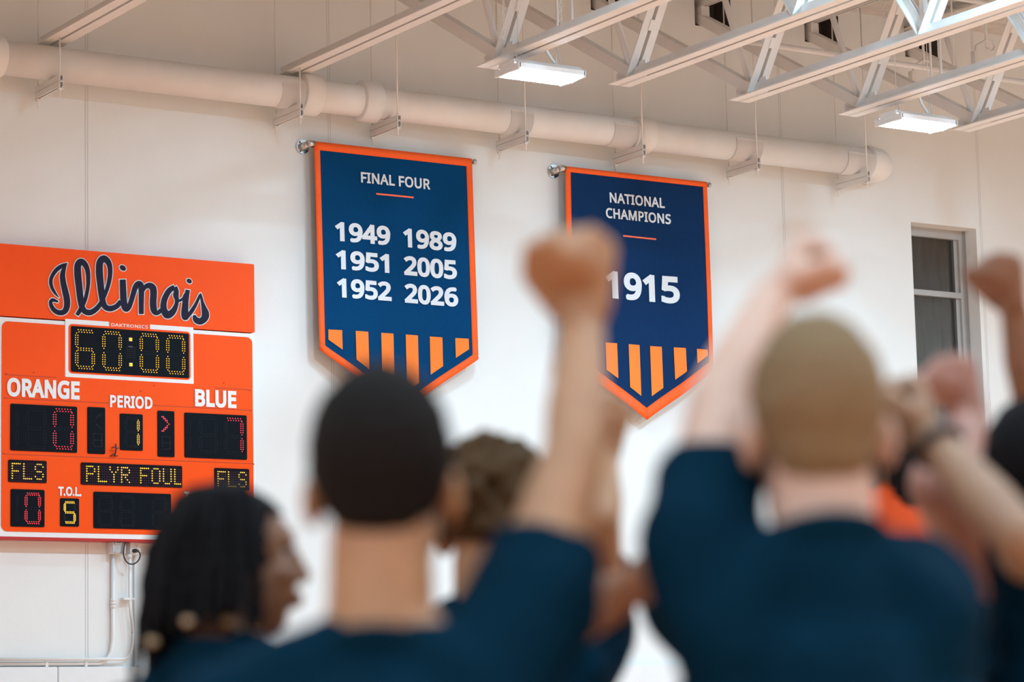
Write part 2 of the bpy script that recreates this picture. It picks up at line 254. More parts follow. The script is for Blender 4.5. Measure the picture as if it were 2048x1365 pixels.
def text_mesh(bm, text, x0, x1, zb, zt, place, bold=30, track=0):
    """letters filling x0..x1, capitals from zb to zt; place(x, z, layer) gives the 3D point"""
    pen = 0; parts = []
    for ch in text:
        if ch == ' ': pen += 210; continue
        adv, loops = GL[ch]
        parts.append((pen, loops)); pen += adv + track
    xs = [p[0] + o for o, ls in parts for l in ls for p in l]
    a, b = min(xs) - bold, max(xs) + bold
    sx = (x1 - x0) / (b - a); sz = (zt - zb) / (CAP + 2 * bold)
    def P(x, y): return place(x0 + (x - a) * sx, zb + (y + bold) * sz)
    def Q(x, y, k): return P(x, y) + Vector((0, -3e-5 * k, 0))
    for o, ls in parts:
        k = 0
        flat, tris = glyph_tris(ls)
        vv = [bm.verts.new(P(p.x + o, p.y)) for p in flat]
        for t in tris:
            try: bm.faces.new([vv[i] for i in t])
            except ValueError: pass
        for l in ls:
            n = len(l)
            for i in range(n):
                p, q = l[i], l[(i+1) % n]
                dx, dy = q[0]-p[0], q[1]-p[1]; L = math.hypot(dx, dy)
                if L < 1e-6: continue
                ux, uy = dx/L*bold, dy/L*bold
                # square ends on straight runs, short ends along curves
                e = 1.0 if L > 60 else .35
                c = [(p[0]-ux*e-uy, p[1]-uy*e+ux), (p[0]-ux*e+uy, p[1]-uy*e-ux), (q[0]+ux*e+uy, q[1]+uy*e-ux), (q[0]+ux*e-uy, q[1]+uy*e+ux)]
                k += 1                                # each ribbon a hair above the last, never coplanar
                bm.faces.new([bm.verts.new(Q(x + o, y, k)) for x, y in c])
def fix_normals(bm, d):
    bm.normal_update()
    for f in bm.faces:
        if f.normal.dot(d) < 0: f.normal_flip()
OUT = Vector((0, -1, 0))

# ------------------------------------------------------------------ the room
XL, XR, YF, ZT = -14.0, 26.0, -33.0, 9.05
def st(name, bm, m, smooth=False):
    o = obj(name, bm, m, None, smooth); o['kind'] = 'structure'; return o
WIN = (19.14, 20.06, 4.25, 6.80)
JX = [12.47, 13.86, 15.20, 16.48, 17.90, 19.27]           # the roof joists with open ends
POCK = [(x - .10, x + .36) for x in JX]
PZ0, PZ1 = 8.60, 8.93
JOINTS = [9.70, 12.125, 17.43, 20.13]
bm = bmesh.new()
xs = sorted(set([XL, XR, WIN[0], WIN[1]] + [v for p in POCK for v in p]))
zs = sorted(set([0, ZT, WIN[2], WIN[3], PZ0, PZ1]))
def hole(x, z):
    if WIN[0] < x < WIN[1] and WIN[2] < z < WIN[3]: return True
    return any(a < x < b for a, b in POCK) and PZ0 < z < PZ1
for a, b in zip(xs, xs[1:]):
    for c, d in zip(zs, zs[1:]):
        if not hole((a+b)/2, (c+d)/2):
            bm.faces.new([bm.verts.new(p) for p in ((a,0,c),(b,0,c),(b,0,d),(a,0,d))])
bmesh.ops.remove_doubles(bm, verts=bm.verts, dist=1e-5)
def reveal(x0, x1, z0, z1, dep, mi, back=False):
    q = [(x0,z0),(x1,z0),(x1,z1),(x0,z1)]
    for i in range(4):
        (a, b), (c, d) = q[i], q[(i+1) % 4]
        bm.faces.new([bm.verts.new(p) for p in ((a,0,b),(a,dep,b),(c,dep,d),(c,0,d))]).material_index = mi
    if back:
        bm.faces.new([bm.verts.new(p) for p in ((x0,dep,z0),(x1,dep,z0),(x1,dep,z1),(x0,dep,z1))]).material_index = mi
reveal(*WIN, .34, 0)
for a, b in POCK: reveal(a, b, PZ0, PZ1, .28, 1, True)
# fine joints between the wall slabs
for x in JOINTS:
    for dx in (-.010, .012):
        z0 = WIN[3] if False else 0
        vs = [bm.verts.new(p) for p in ((x+dx-.003,-.0015,0),(x+dx+.003,-.0015,0),(x+dx+.003,-.0015,ZT),(x+dx-.003,-.0015,ZT))]
        bm.faces.new(vs).material_index = 2
st('wall_back', bm, [MW, MPOCKET, MJOINT])
for n, q in (('wall_left', ((XL,YF,0),(XL,0,0),(XL,0,ZT),(XL,YF,ZT))), ('wall_right', ((XR,0,0),(XR,YF,0),(XR,YF,ZT),(XR,0,ZT))),
             ('wall_front', ((XL,YF,0),(XR,YF,0),(XR,YF,ZT),(XL,YF,ZT)))):
    bm = bmesh.new(); bm.faces.new([bm.verts.new(p) for p in q]); st(n, bm, MFAR)
bm = bmesh.new(); bm.faces.new([bm.verts.new(p) for p in ((XL,YF,0),(XR,YF,0),(XR,0,0),(XL,0,0))]); st('floor', bm, MFLOOR)
# ribbed metal roof deck, ribs along the wall
bm = bmesh.new()
y = 0.0; prof = []
while y > -9.0:
    prof += [(y, ZT-.05), (y-.10, ZT-.05), (y-.13, ZT), (y-.17, ZT)]; y -= .20
prof += [(YF, ZT)]
a = [bm.verts.new((XL, p[0], p[1])) for p in prof]; b = [bm.verts.new((XR, p[0], p[1])) for p in prof]
for i in range(len(prof)-1): bm.faces.new((a[i], a[i+1], b[i+1], b[i]))
st('ceiling', bm, MDECK)
# window: frame, panes, vertical blind
def window():
    x0, x1, z0, z1 = WIN; y0, y1 = .19, .26
    bm = bmesh.new(); fw = .055
    box(bm, (x0, y0-.003, z1-.10), (x1, y1, z1)); box(bm, (x0, y0-.002, z0), (x1, y1, z0+fw))
    box(bm, (x0, y0, z0), (x0+fw, y1, z1)); box(bm, (x1-.085, y0, z0), (x1-.03, y1, z1))
    for z in (6.09, 5.05): box(bm, (x0, y0-.005, z-.03), (x1-.085, y1, z+.03))
    for i in range(5): box(bm, (x1-.03+.006*i, y0-.02+.0, z0), (x1-.027+.006*i, y1, z1))
    box(bm, (x1-.135, y0+.03, z0), (x1-.085, y1, z1))
    box(bm, (x1-.03, y0+.005, z0), (x1-.001, .335, z1-.001))
    w = st('window_1', bm, MFRAME)
    bm = bmesh.new(); box(bm, (x0+.03, .225, z0+.03), (x1-.06, .231, z1-.05)); obj('pane', bm, MGLASS, w)
    bm = bmesh.new(); n = 60; vs = []
    for i in range(n+1):
        u = i/n; x = x0 + .01 + (x1-x0-.02)*u
        yy = .31 + .016*math.sin(u*44) + .008*math.sin(u*19+1)
        vs.append((bm.verts.new((x, yy, z0)), bm.verts.new((x, yy, z1))))
    for p, q in zip(vs, vs[1:]): bm.faces.new((p[0], q[0], q[1], p[1])).smooth = True
    obj('blind', bm, MBLIND, w)
window()
# low white wall panels, only their top edge shows
TRIMZ = 2.16
for i, (a, b) in enumerate(((6.98, 9.415), (9.420, 11.86), (11.865, 14.3), (14.305, 16.74), (16.745, 19.18))):
    bm = bmesh.new(); box(bm, (a, -.05, 0), (b, -.002, TRIMZ))
    bmesh.ops.bevel(bm, geom=bm.edges[:], offset=.006, segments=2, affect='EDGES')
    st('trim_%d' % (i+1), bm, MPAD)

# ------------------------------------------------------------------ scoreboard
YB = -.15
def bp(px, py): return on_y(px, py, YB)
def rect_px(tl, br):
    a, b = bp(*tl), bp(*br); return a.x, b.x, b.z, a.z
def rrect(bm, x0, x1, z0, z1, r, y, mi=0, n=5):
    vs = []
    for cx, cz, s in ((x1-r, z1-r, 0), (x0+r, z1-r, 1), (x0+r, z0+r, 2), (x1-r, z0+r, 3)):
        for k in range(n+1):
            t = (s + k/n) * math.pi/2; vs.append(bm.verts.new((cx + r*math.cos(t), y, cz + r*math.sin(t))))
    f = bm.faces.new(vs); f.material_index = mi
    ex = bmesh.ops.extrude_face_region(bm, geom=[f])
    return f
def plate(bm, x0, x1, z0, z1, r, yf, th, mi=0, n=5):
    """rounded plate whose front face lies at yf, th thick"""
    ring = []
    for y in (yf, yf+th):
        vs = []
        for cx, cz, s in ((x1-r, z1-r, 0), (x0+r, z1-r, 1), (x0+r, z0+r, 2), (x1-r, z0+r, 3)):
            for k in range(n+1):
                t = (s + k/n) * math.pi/2; vs.append(bm.verts.new((cx + r*math.cos(t), y, cz + r*math.sin(t))))
        ring.append(vs)
    bm.faces.new(ring[0]).material_index = mi; bm.faces.new(ring[1][::-1]).material_index = mi
    m = len(ring[0])
    for k in range(m): bm.faces.new((ring[0][k], ring[1][k], ring[1][(k+1)%m], ring[0][(k+1)%m])).material_index = mi
def scoreboard():
    SX0 = bp(-1.5, 640).x; SX1 = bp(509.5, 700).x
    ZTOP = bp(253, 508).z; ZMID = bp(0, 634).z; ZBOT = bp(150, 1076.5).z
    root = empty('scoreboard', ((SX0+SX1)/2, 0, ZBOT), 'large orange basketball scoreboard with amber clock mounted on the white wall', 'scoreboard')
    bm = bmesh.new(); box(bm, (SX0, YB+.003, ZBOT), (SX1, -.003, ZMID)); box(bm, (SX0-.02, YB+.003, ZBOT-.022), (SX1, -.003, ZBOT), 1)
    obj('cabinet', bm, [MWHITE, MRED], root)
    bm = bmesh.new(); plate(bm, SX0-.02, SX1, bp(0,631.5).z, ZTOP, .012, YB-.003, .147)
    obj('header_panel', bm, MORANGE, root)
    # main orange face with a white frame for the clock
    x0 = bp(3.5, 700).x; x1 = bp(505.5, 800).x; z1 = bp(60, 646).z; z0 = bp(60, 1064.5).z
    bm = bmesh.new(); plate(bm, x0, x1, z0, z1, .055, YB-.002, .004)
    face = obj('face_panel', bm, MORANGE, root)
    bm = bmesh.new(); fx0, fx1, fz0, fz1 = rect_px((130, 645), (387, 768.5))
    plate(bm, fx0, fx1, fz0, fz1+.03, .004, YB-.004, .003)
    obj('clock_frame', bm, MWHITE, root)
    bm = bmesh.new(); gx0, gx1, gz0, gz1 = rect_px((136.5, 648), (380.8, 761)); plate(bm, gx0, gx1, gz0, gz1, .035, YB-.006, .003)
    obj('clock_surround', bm, MORANGE, root)
    # orange gap behind the maker's name in the white rule
    bm = bmesh.new(); nx0, nx1, nz0, nz1 = rect_px((218, 645.3), (299.5, 657.5)); plate(bm, nx0, nx1, bp(258,661.5).z, bp(258,644).z, .002, YB-.007, .003)
    obj('name_strip', bm, MORANGE, root)
    place = lambda x, z: Vector((x, YB-.0085, z))
    def word(text, xl, xr, ztop, zbot, bold, track=0, yoff=-.0085, nm='lettering'):
        bm = bmesh.new(); text_mesh(bm, text, xl, xr, zbot, ztop, lambda x, z: Vector((x, YB+yoff, z)), bold, track)
        fix_normals(bm, OUT); obj(nm, bm, MWHITE, root)
    word('DAKTRONICS', bp(221.5, 652).x, bp(295, 655).x, bp(223, 647.0).z, bp(223, 653.3).z, 16, 40)
    word('ORANGE', bp(13.3, 780).x, bp(158.5, 780).x, bp(158, 764).z, bp(158, 800.3).z, 42, 20)
    word('PERIOD', bp(219.3, 805).x, bp(304, 805).x, bp(304, 795.1).z, bp(304, 819.2).z, 34, 20)
    word('BLUE', bp(389, 800).x, bp(471.8, 800).x, bp(471.8, 783.3).z, bp(471.8, 817.4).z, 42, 20)
    word('T.O.L.', bp(115.7, 985).x, bp(162, 985).x, bp(117, 974).z, bp(124, 992.4).z, 38, 10)
    word('T.O.L.', bp(367.8, 990).x, bp(413, 990).x, bp(369, 984).z, bp(369, 1001.5).z, 38, 10)
    # fine panel joints and screws
    bm = bmesh.new()
    def seam(a, b):
        p, q = bp(*a), bp(*b); zz = (p.z+q.z)/2
        box(bm, (p.x, YB-.0028, zz-.003), (q.x, YB-.001, zz+.003))
    seam((6, 908), (507, 929)); seam((9, 796.7), (214, 807)); seam((309, 811), (501, 822)); seam((9, 748), (113, 757.5)); seam((430, 776), (501, 781))
    for px, py in ((6,908),(507,929),(9,796.7),(214,807),(309,811),(501,822),(12,748),(67,745.5),(308,772),(447,767),(499,782),(281,783)):
        p = bp(px, py); box(bm, (p.x-.006, YB-.004, p.z-.006), (p.x+.006, YB-.001, p.z+.006))
    obj('panel_joints', bm, MSEAM, root)
    # LED glyphs made of dots
    def dot(bm, x, z, r, y): 
        vs = [bm.verts.new((x + r*math.cos(k*math.pi/3), y, z + r*math.sin(k*math.pi/3))) for k in range(6)]
        c = bm.verts.new((x, y-.003, z))
        for k in range(6): bm.faces.new((vs[k], vs[(k+1)%6], c))
    SEG = {'0':'abcdef','1':'bc','5':'acdfg','6':'acdefg','7':'abc','8':'abcdefg','6b':'afedcg'}
    def seg_dots(seg, cx, cz, w, h):
        g = w/8.2 if w/h > .45 else w/7.4
        out = []
        hw, hh = w/2, h/2
        def vert(x, za, zb, s):
            n = max(4, round((za-zb)/(h/17.5)))
            for i in range(n):
                z = za - (za-zb)*(i+.5)/n
                end = i in (0, n-1)
                if end: out.append((x, z))
                else: out.append((x-g/2, z)); out.append((x+g/2, z))
        def horiz(z, s):
            n = 6
            for i in range(n):
                x = cx - hw*.72 + hw*1.44*i/(n-1)
                out.append((x, z+g*.45)); out.append((x+(g*.35 if s else 0), z-g*.45))
        gap = h*.028
        for c in seg:
            if c == 'a': horiz(cz+hh-g*.5, 1)
            if c == 'd': horiz(cz-hh+g*.5, 1)
            if c == 'g': horiz(cz, 0)
            if c == 'b': vert(cx+hw-g*.5, cz+hh-gap*2.2, cz+gap, 1)
            if c == 'c': vert(cx+hw-g*.5, cz-gap, cz-hh+gap*2.2, 1)
            if c == 'f': vert(cx-hw+g*.5, cz+hh-gap*2.2, cz+gap, 1)
            if c == 'e': vert(cx-hw+g*.5, cz-gap, cz-hh+gap*2.2, 1)
        return out
    FONT = {'F':('11111','10000','10000','11110','10000','10000','10000'),'L':('10000',)*6+('11111',),'S':('01110','10001','10000','01110','00001','10001','01110'),
            'P':('11110','10001','10001','11110','10000','10000','10000'),'Y':('10001','10001','01010','00100','00100','00100','00100'),
            'R':('11110','10001','10001','11110','10100','10010','10001'),'O':('01110',)+('10001',)*5+('01110',),'U':('10001',)*6+('01110',),' ':('000',)*7}
    def display(tl, br, lit=(), unlit=(), m_lit=MAMBER, r=.0052, name='display', facemat=MFACE, extra=None):
        x0, x1, z0, z1 = rect_px(tl, br)
        bm = bmesh.new(); plate(bm, x0, x1, z0, z1, .012, YB-.009, .008)
        d = obj(name, bm, facemat, root)
        y = YB-.0105
        for (sg, px, py, w, h, full) in lit:
            c = bp(px, py)
            bm = bmesh.new()
            for x, z in seg_dots(SEG[sg], c.x, c.z, w, h): dot(bm, x, z, r, y)
            fix_normals(bm, OUT); obj('lit_digit', bm, m_lit, d)
            if full:
                bm = bmesh.new()
                for x, z in seg_dots(''.join(k for k in 'abcdefg' if k not in SEG[sg]), c.x, c.z, w, h): dot(bm, x, z, r*.62, y)
                if len(bm.faces): fix_normals(bm, OUT); obj('unlit_segments', bm, MDIM, d)
                else: bm.free()
        if unlit:
            for (sg, px, py, w, h) in unlit:
                bm = bmesh.new(); c = bp(px, py)
                for x, z in seg_dots(SEG[sg], c.x, c.z, w, h): dot(bm, x, z, r*.62, y)
                fix_normals(bm, OUT); obj('unlit_digit', bm, MDIM, d)
        if extra: extra(d, y)
        return d
    # clock
    q = lambda zx, zy: (zx/3.9, 470 + zy/3.9)
    def colon(d, y):
        for cx, cz in (q(1015, 818), q(1017, 1014)):
            p = bp(cx, cz); bm = bmesh.new()
            for i in range(3):
                for j in range(3): dot(bm, p.x+(i-1)*.010, p.z+(j-1)*.010, .0058, y)
            fix_normals(bm, OUT); obj('colon_dot', bm, MYEL, d)
        p = bp(*q(1014, 874)); bm = bmesh.new(); box(bm, (p.x-.02, y, p.z-.006), (p.x+.02, y+.004, p.z+.006))
        p = bp(*q(1018, 912))
        for i in range(5):
            for j in range(6): dot(bm, p.x+(i-2)*.018, p.z+(j-3)*.018, .004, y)
        obj('unlit_segments', bm, MDIM, d)
    wt = bp(*q(942, 900)).x - bp(*q(797, 900)).x; ht = bp(*q(870, 757)).z - bp(*q(870, 1058)).z
    display((141, 652.5), (377.3, 757.5), [('6',)+q(659, 895)+(wt, ht, 0), ('0',)+q(870, 908)+(wt, ht, 1), ('0',)+q(1161, 924)+(wt, ht, 1), ('0',)+q(1367, 938)+(wt, ht, 1)], extra=colon, name='clock_display')
    q2 = lambda zx, zy: (zx/3.792, 740 + zy/3.792)
    ws = bp(*q2(552, 450)).x - bp(*q2(402, 450)).x; hs = bp(*q2(477, 300)).z - bp(*q2(477, 604)).z
    display((20.3, 807.8), (153.5, 906.7), [('0',)+q2(477, 451)+(ws, hs, 1)], [('8',)+q2(271, 446)+(ws, hs), ('1',)+q2(60, 436)+(ws, hs)], MREDL, name='score_display')
    ws2 = bp(*q2(1840, 500)).x - bp(*q2(1705, 500)).x; hs2 = bp(*q2(1775, 365)).z - bp(*q2(1775, 640)).z
    display((368, 825.7), (493.4, 920.6), [('7',)+q2(1772, 507)+(ws2, hs2, 1)], [('8',)+q2(1576, 497)+(ws2, hs2), ('1',)+q2(1372, 490)+(ws2, hs2)], MREDL, name='score_display')
    def period(d, y): pass
    wp = bp(*q2(1052, 470)).x - bp(*q2(945, 470)).x; hp = bp(*q2(1000, 363)).z - bp(*q2(1000, 590)).z
    display((239.2, 827.6), (285, 902.7), [('1',)+q2(998, 475)+(wp, hp, 1)], [], MYEL, name='period_display')
    def poss(px_c, lit, flip):
        def f(d, y):
            p = bp(*px_c); bm = bmesh.new()
            pts = []
            for i in range(5):
                for sgn in (-1, 1):
                    for k in range(2 if i < 4 else 1):
                        pts.append((p.x + flip*(-.036 + i*.0165 + k*.014*(1 if i < 3 else 0)), p.z + sgn*(.062 - i*.0155)))
            for x, z in pts: dot(bm, x, z, .0062 if lit else .004, y)
            fix_normals(bm, OUT); obj('lit_arrow' if lit else 'unlit_arrow', bm, MREDL if lit else MDIM, d)
            bm = bmesh.new(); z0 = p.z - .165
            for i in range(5):
                dot(bm, p.x-.035+i*.017, z0+.055, .004, y); dot(bm, p.x-.035+i*.017, z0-.055, .004, y); dot(bm, p.x-.035+i*.017, z0, .004, y)
            for j in range(7): dot(bm, p.x-.035, z0-.055+j*.018, .004, y); dot(bm, p.x+.040, z0-.045+j*.015, .004, y)
            fix_normals(bm, OUT); obj('unlit_letter', bm, MDIM, d)
        return f
    display((174.3, 814.4), (209.7, 909.3), extra=poss(q2(735, 390), False, -1), name='possession_display')
    display((314.3, 821.8), (348.4, 915.4), extra=poss(q2(1254, 413), True, 1), name='possession_display')
    def matrix(tl, br, text, cols, off=1):
        def f(d, y):
            x0, x1, z0, z1 = rect_px(tl, br)
            px = (x1-x0)/cols; pz = (z1-z0)/10.2
            grid = {}
            c = off
            for ch in text:
                g = FONT[ch]; 
                for r_ in range(7):
                    for k, b_ in enumerate(g[r_]):
                        if b_ == '1': grid[(c+k, r_)] = len(grid) * 0 + c
                c += len(g[0]) + 1
            bls, bd = {}, bmesh.new()
            zc = (z0+z1)/2
            for i in range(cols-1):
                for r_ in range(8):
                    x = x0 + px*(i+1); z = zc + (3-r_)*pz*1.12
                    if (i, r_) in grid: dot(bls.setdefault(grid[(i, r_)], bmesh.new()) if grid[(i, r_)] not in bls else bls[grid[(i, r_)]], x, z, min(px, pz)*.36, y)
                    else: dot(bd, x, z, min(px, pz)*.2, y)
            fix_normals(bd, OUT)
            for bl in bls.values(): fix_normals(bl, OUT); obj('lit_letter', bl, MYEL, d)
            obj('unlit_dots', bd, MDIMP, d)
        return f
    display((16, 919.9), (92.6, 967.3), extra=matrix((16,919.9),(92.6,967.3), 'FLS', 20), facemat=MMATRIX, name='message_display')
    display((161, 925.4), (363.7, 976.6), extra=matrix((161,925.4),(363.7,976.6), 'PLYR FOUL', 53, 2), facemat=MMATRIX, name='message_display')
    display((428, 936.5), (498, 982), extra=matrix((428,936.5),(498,982), 'FLS', 20), facemat=MMATRIX, name='message_display')
    wf = bp(*q2(303, 1050)).x - bp(*q2(187, 1050)).x; hf = bp(*q2(245, 937)).z - bp(*q2(245, 1169)).z
    display((20.8, 978.7), (88.3, 1055.4), [('0',)+q2(245, 1053)+(wf, hf, 1)], [('1',)+q2(75, 1045)+(wf, hf)], MREDL, .0050, name='fouls_display')
    wl = bp(*q2(567, 1080)).x - bp(*q2(482, 1080)).x; hl = bp(*q2(525, 1002)).z - bp(*q2(525, 1166)).z
    display((119.7, 997), (157.4, 1054.3), [('5',)+q2(525, 1084)+(wl, hl, 1)], [], MYEL, .0050, name='timeouts_display')
    w8 = bp(*q2(850, 1070)).x - bp(*q2(740, 1070)).x; h8 = bp(*q2(795, 955)).z - bp(*q2(795, 1188)).z
    display((186.4, 984), (341.5, 1061), [], [('8',)+q2(795, 1072)+(w8, h8), ('8',)+q2(960, 1076)+(w8, h8), ('8',)+q2(1205, 1084)+(w8, h8)], MREDL, .0050, name='player_foul_display')
    display((371, 1006), (407, 1062), [('5',)+(388.5, 1034)+(wl, hl, 1)], [], MYEL, .0050, name='timeouts_display')
    display((430, 996), (497, 1068), [('0',)+(474, 1032)+(wf, hf, 1)], [], MREDL, .0050, name='fouls_display')
    # script wordmark with white outline
    L1 = lambda p: (p[0]/6.823, 470 + p[1]/6.823, p[2]/6.823)
    L2 = lambda p: (200 + p[0]/7.378, 480 + p[1]/7.378, p[2]/7.378)
    strokes = [
        [L1(p) for p in ((912,388,8),(835,428,50),(760,485,56),(700,575,50),(686,655,48),(705,730,44),(745,800,34),(797,860,6))],
        [L1(p) for p in ((908,388,10),(868,460,50),(847,550,72),(855,650,78),(882,770,84),(905,880,86),(905,980,82),(872,1050,76),(805,1066,70),(735,1035,62),(692,970,54),(684,915,44),(715,893,48),(785,918,24))],
        [L1(p) for p in ((1042,1098,52),(1095,1015,58),(1150,900,52),(1185,760,50),(1197,620,56),(1184,480,64),(1145,400,78),(1090,372,90),(1052,430,92),(1055,560,96),(1070,700,92),(1085,850,86),(1105,970,76),(1150,1048,76),(1230,1062,76),(1310,1010,70),(1370,930,58),(1420,830,50),(1465,700,55),(1492,560,60),(1488,430,68),(1450,355,84),(1395,330,92),(1352,390,92),(1347,520,96),(1360,660,92),(1375,800,86),(1395,920,80),(1430,990,76),(1500,1010,76),(1580,980,70),(1640,910,62))],
        [L2(p) for p in ((327,590,88),(331,700,92),(337,850,96),(348,960,98),(378,1018,100),(418,990,78),(447,920,72),(477,820,74),(510,710,78),(550,655,84),(590,668,84),(602,760,80),(600,900,76),(600,1100,70))],
        [L2(p) for p in ((625,760,40),(660,700,66),(720,678,86),(772,715,98),(782,800,98),(776,900,98),(780,1010,98),(805,1072,82),(848,1078,64),(895,1035,60))],
        [L2(p) for p in ((1090,702,70),(1020,745,80),(960,840,86),(930,940,88),(935,1040,96),(985,1112,110),(1060,1070,95),(1110,980,66),(1125,900,58),(1110,820,80),(1117,760,70),(1090,702,70))],
        [L2(p) for p in ((1128,902,40),(1180,895,40),(1222,858,36),(1248,800,36))],
        [L2(p) for p in ((1286,742,62),(1276,800,70),(1256,900,85),(1246,1000,96),(1240,1100,100),(1250,1150,86),(1290,1120,62),(1340,1060,60),(1390,980,52),(1430,900,42),(1460,830,36),(1476,795,14))],
        [L2(p) for p in ((1470,795,26),(1488,860,36),(1500,920,42),(1522,1000,70),(1546,1090,106),(1535,1160,104),(1470,1208,95),(1405,1180,84),(1378,1115,36))]]
    def ribbon(bm, pts, grow, y, off=0):
        pts = catmull(pts, 6); n = len(pts)
        def P(px, py, k=0): p = bp(px, py); return bm.verts.new((p.x, y - k*2.2e-5 - off, p.z))
        L, Rr = [], []
        for i, (x, yy, w) in enumerate(pts):
            a = pts[max(i-1, 0)]; b = pts[min(i+1, n-1)]
            dx, dy = b[0]-a[0], b[1]-a[1]; l = math.hypot(dx, dy) or 1
            hw = w/2 + grow
            L.append((P(x - dy/l*hw, yy + dx/l*hw, i), P(x - dy/l*hw, yy + dx/l*hw, i+1))); Rr.append((P(x + dy/l*hw, yy - dx/l*hw, i), P(x + dy/l*hw, yy - dx/l*hw, i+1)))
            if i in (0, n-1):
                s = -1 if i == 0 else 1; ex = grow
                tip = [P(x - dy/l*hw, yy + dx/l*hw, i), P(x - dy/l*hw + s*dx/l*ex, yy + dx/l*hw + s*dy/l*ex, i), P(x + dy/l*hw + s*dx/l*ex, yy - dx/l*hw + s*dy/l*ex, i), P(x + dy/l*hw, yy - dx/l*hw, i)]
                if grow: bm.faces.new(tip)
        for i in range(n-1):
            k = 1
            bm.faces.new((L[i][1], L[i+1][0], Rr[i+1][0], Rr[i][1]))
    def ell(bm, cx, cy, a, b, ang, grow, y):
        vs = []
        for k in range(24):
            t = k*math.pi/12; u, v = (a+grow)*math.cos(t), (b+grow)*math.sin(t)
            p = bp(cx + u*math.cos(ang) - v*math.sin(ang), cy + u*math.sin(ang) + v*math.cos(ang)); vs.append(bm.verts.new((p.x, y, p.z)))
        bm.faces.new(vs)
    for nm, grow, y, m in (('script_outline', 1.75, YB-.0075, MWHITE), ('script_lettering', 0, YB-.0135, MNAVYV)):
        for a_, b_ in ((0, 2), (2, 9)):
            bm = bmesh.new()
            for i_ in range(a_, b_): ribbon(bm, strokes[i_], grow, y, i_*1.5e-4)
            fix_normals(bm, OUT); obj(nm, bm, m, root)
        for c, ra, rb in ((L2((328, 418, 0)), 6.9, 5.0), (L2((1308, 612, 0)), 5.6, 4.3)):
            bm = bmesh.new(); ell(bm, c[0], c[1], ra, rb, .62, grow, y); fix_normals(bm, OUT); obj(nm.replace('script', 'tittle'), bm, m, root)
    # bent wire standing out of the face
    p = bp(*q2(867, 605)); r2 = empty('bent_wire', p, 'small bent dark wire sticking out of the orange scoreboard below the word period', 'wire')
    bm = bmesh.new()
    A = lambda zx, zy, y: (lambda v: Vector((v.x, y, v.z)))(bp(*q2(zx, zy)))
    tube(bm, [A(867,565,YB-.03), A(868,610,YB-.035), A(866,655,YB-.005)], .006, 6)
    tube(bm, [A(832,598,YB-.035), A(850,590,YB-.045), A(867,600,YB-.035), A(886,597,YB-.04)], .005, 6)
    tube(bm, [A(832,658,YB-.012), A(848,645,YB-.03), A(866,655,YB-.012), A(886,656,YB-.02)], .005, 6)
    obj('wire', bm, MWIRE, r2)
scoreboard()

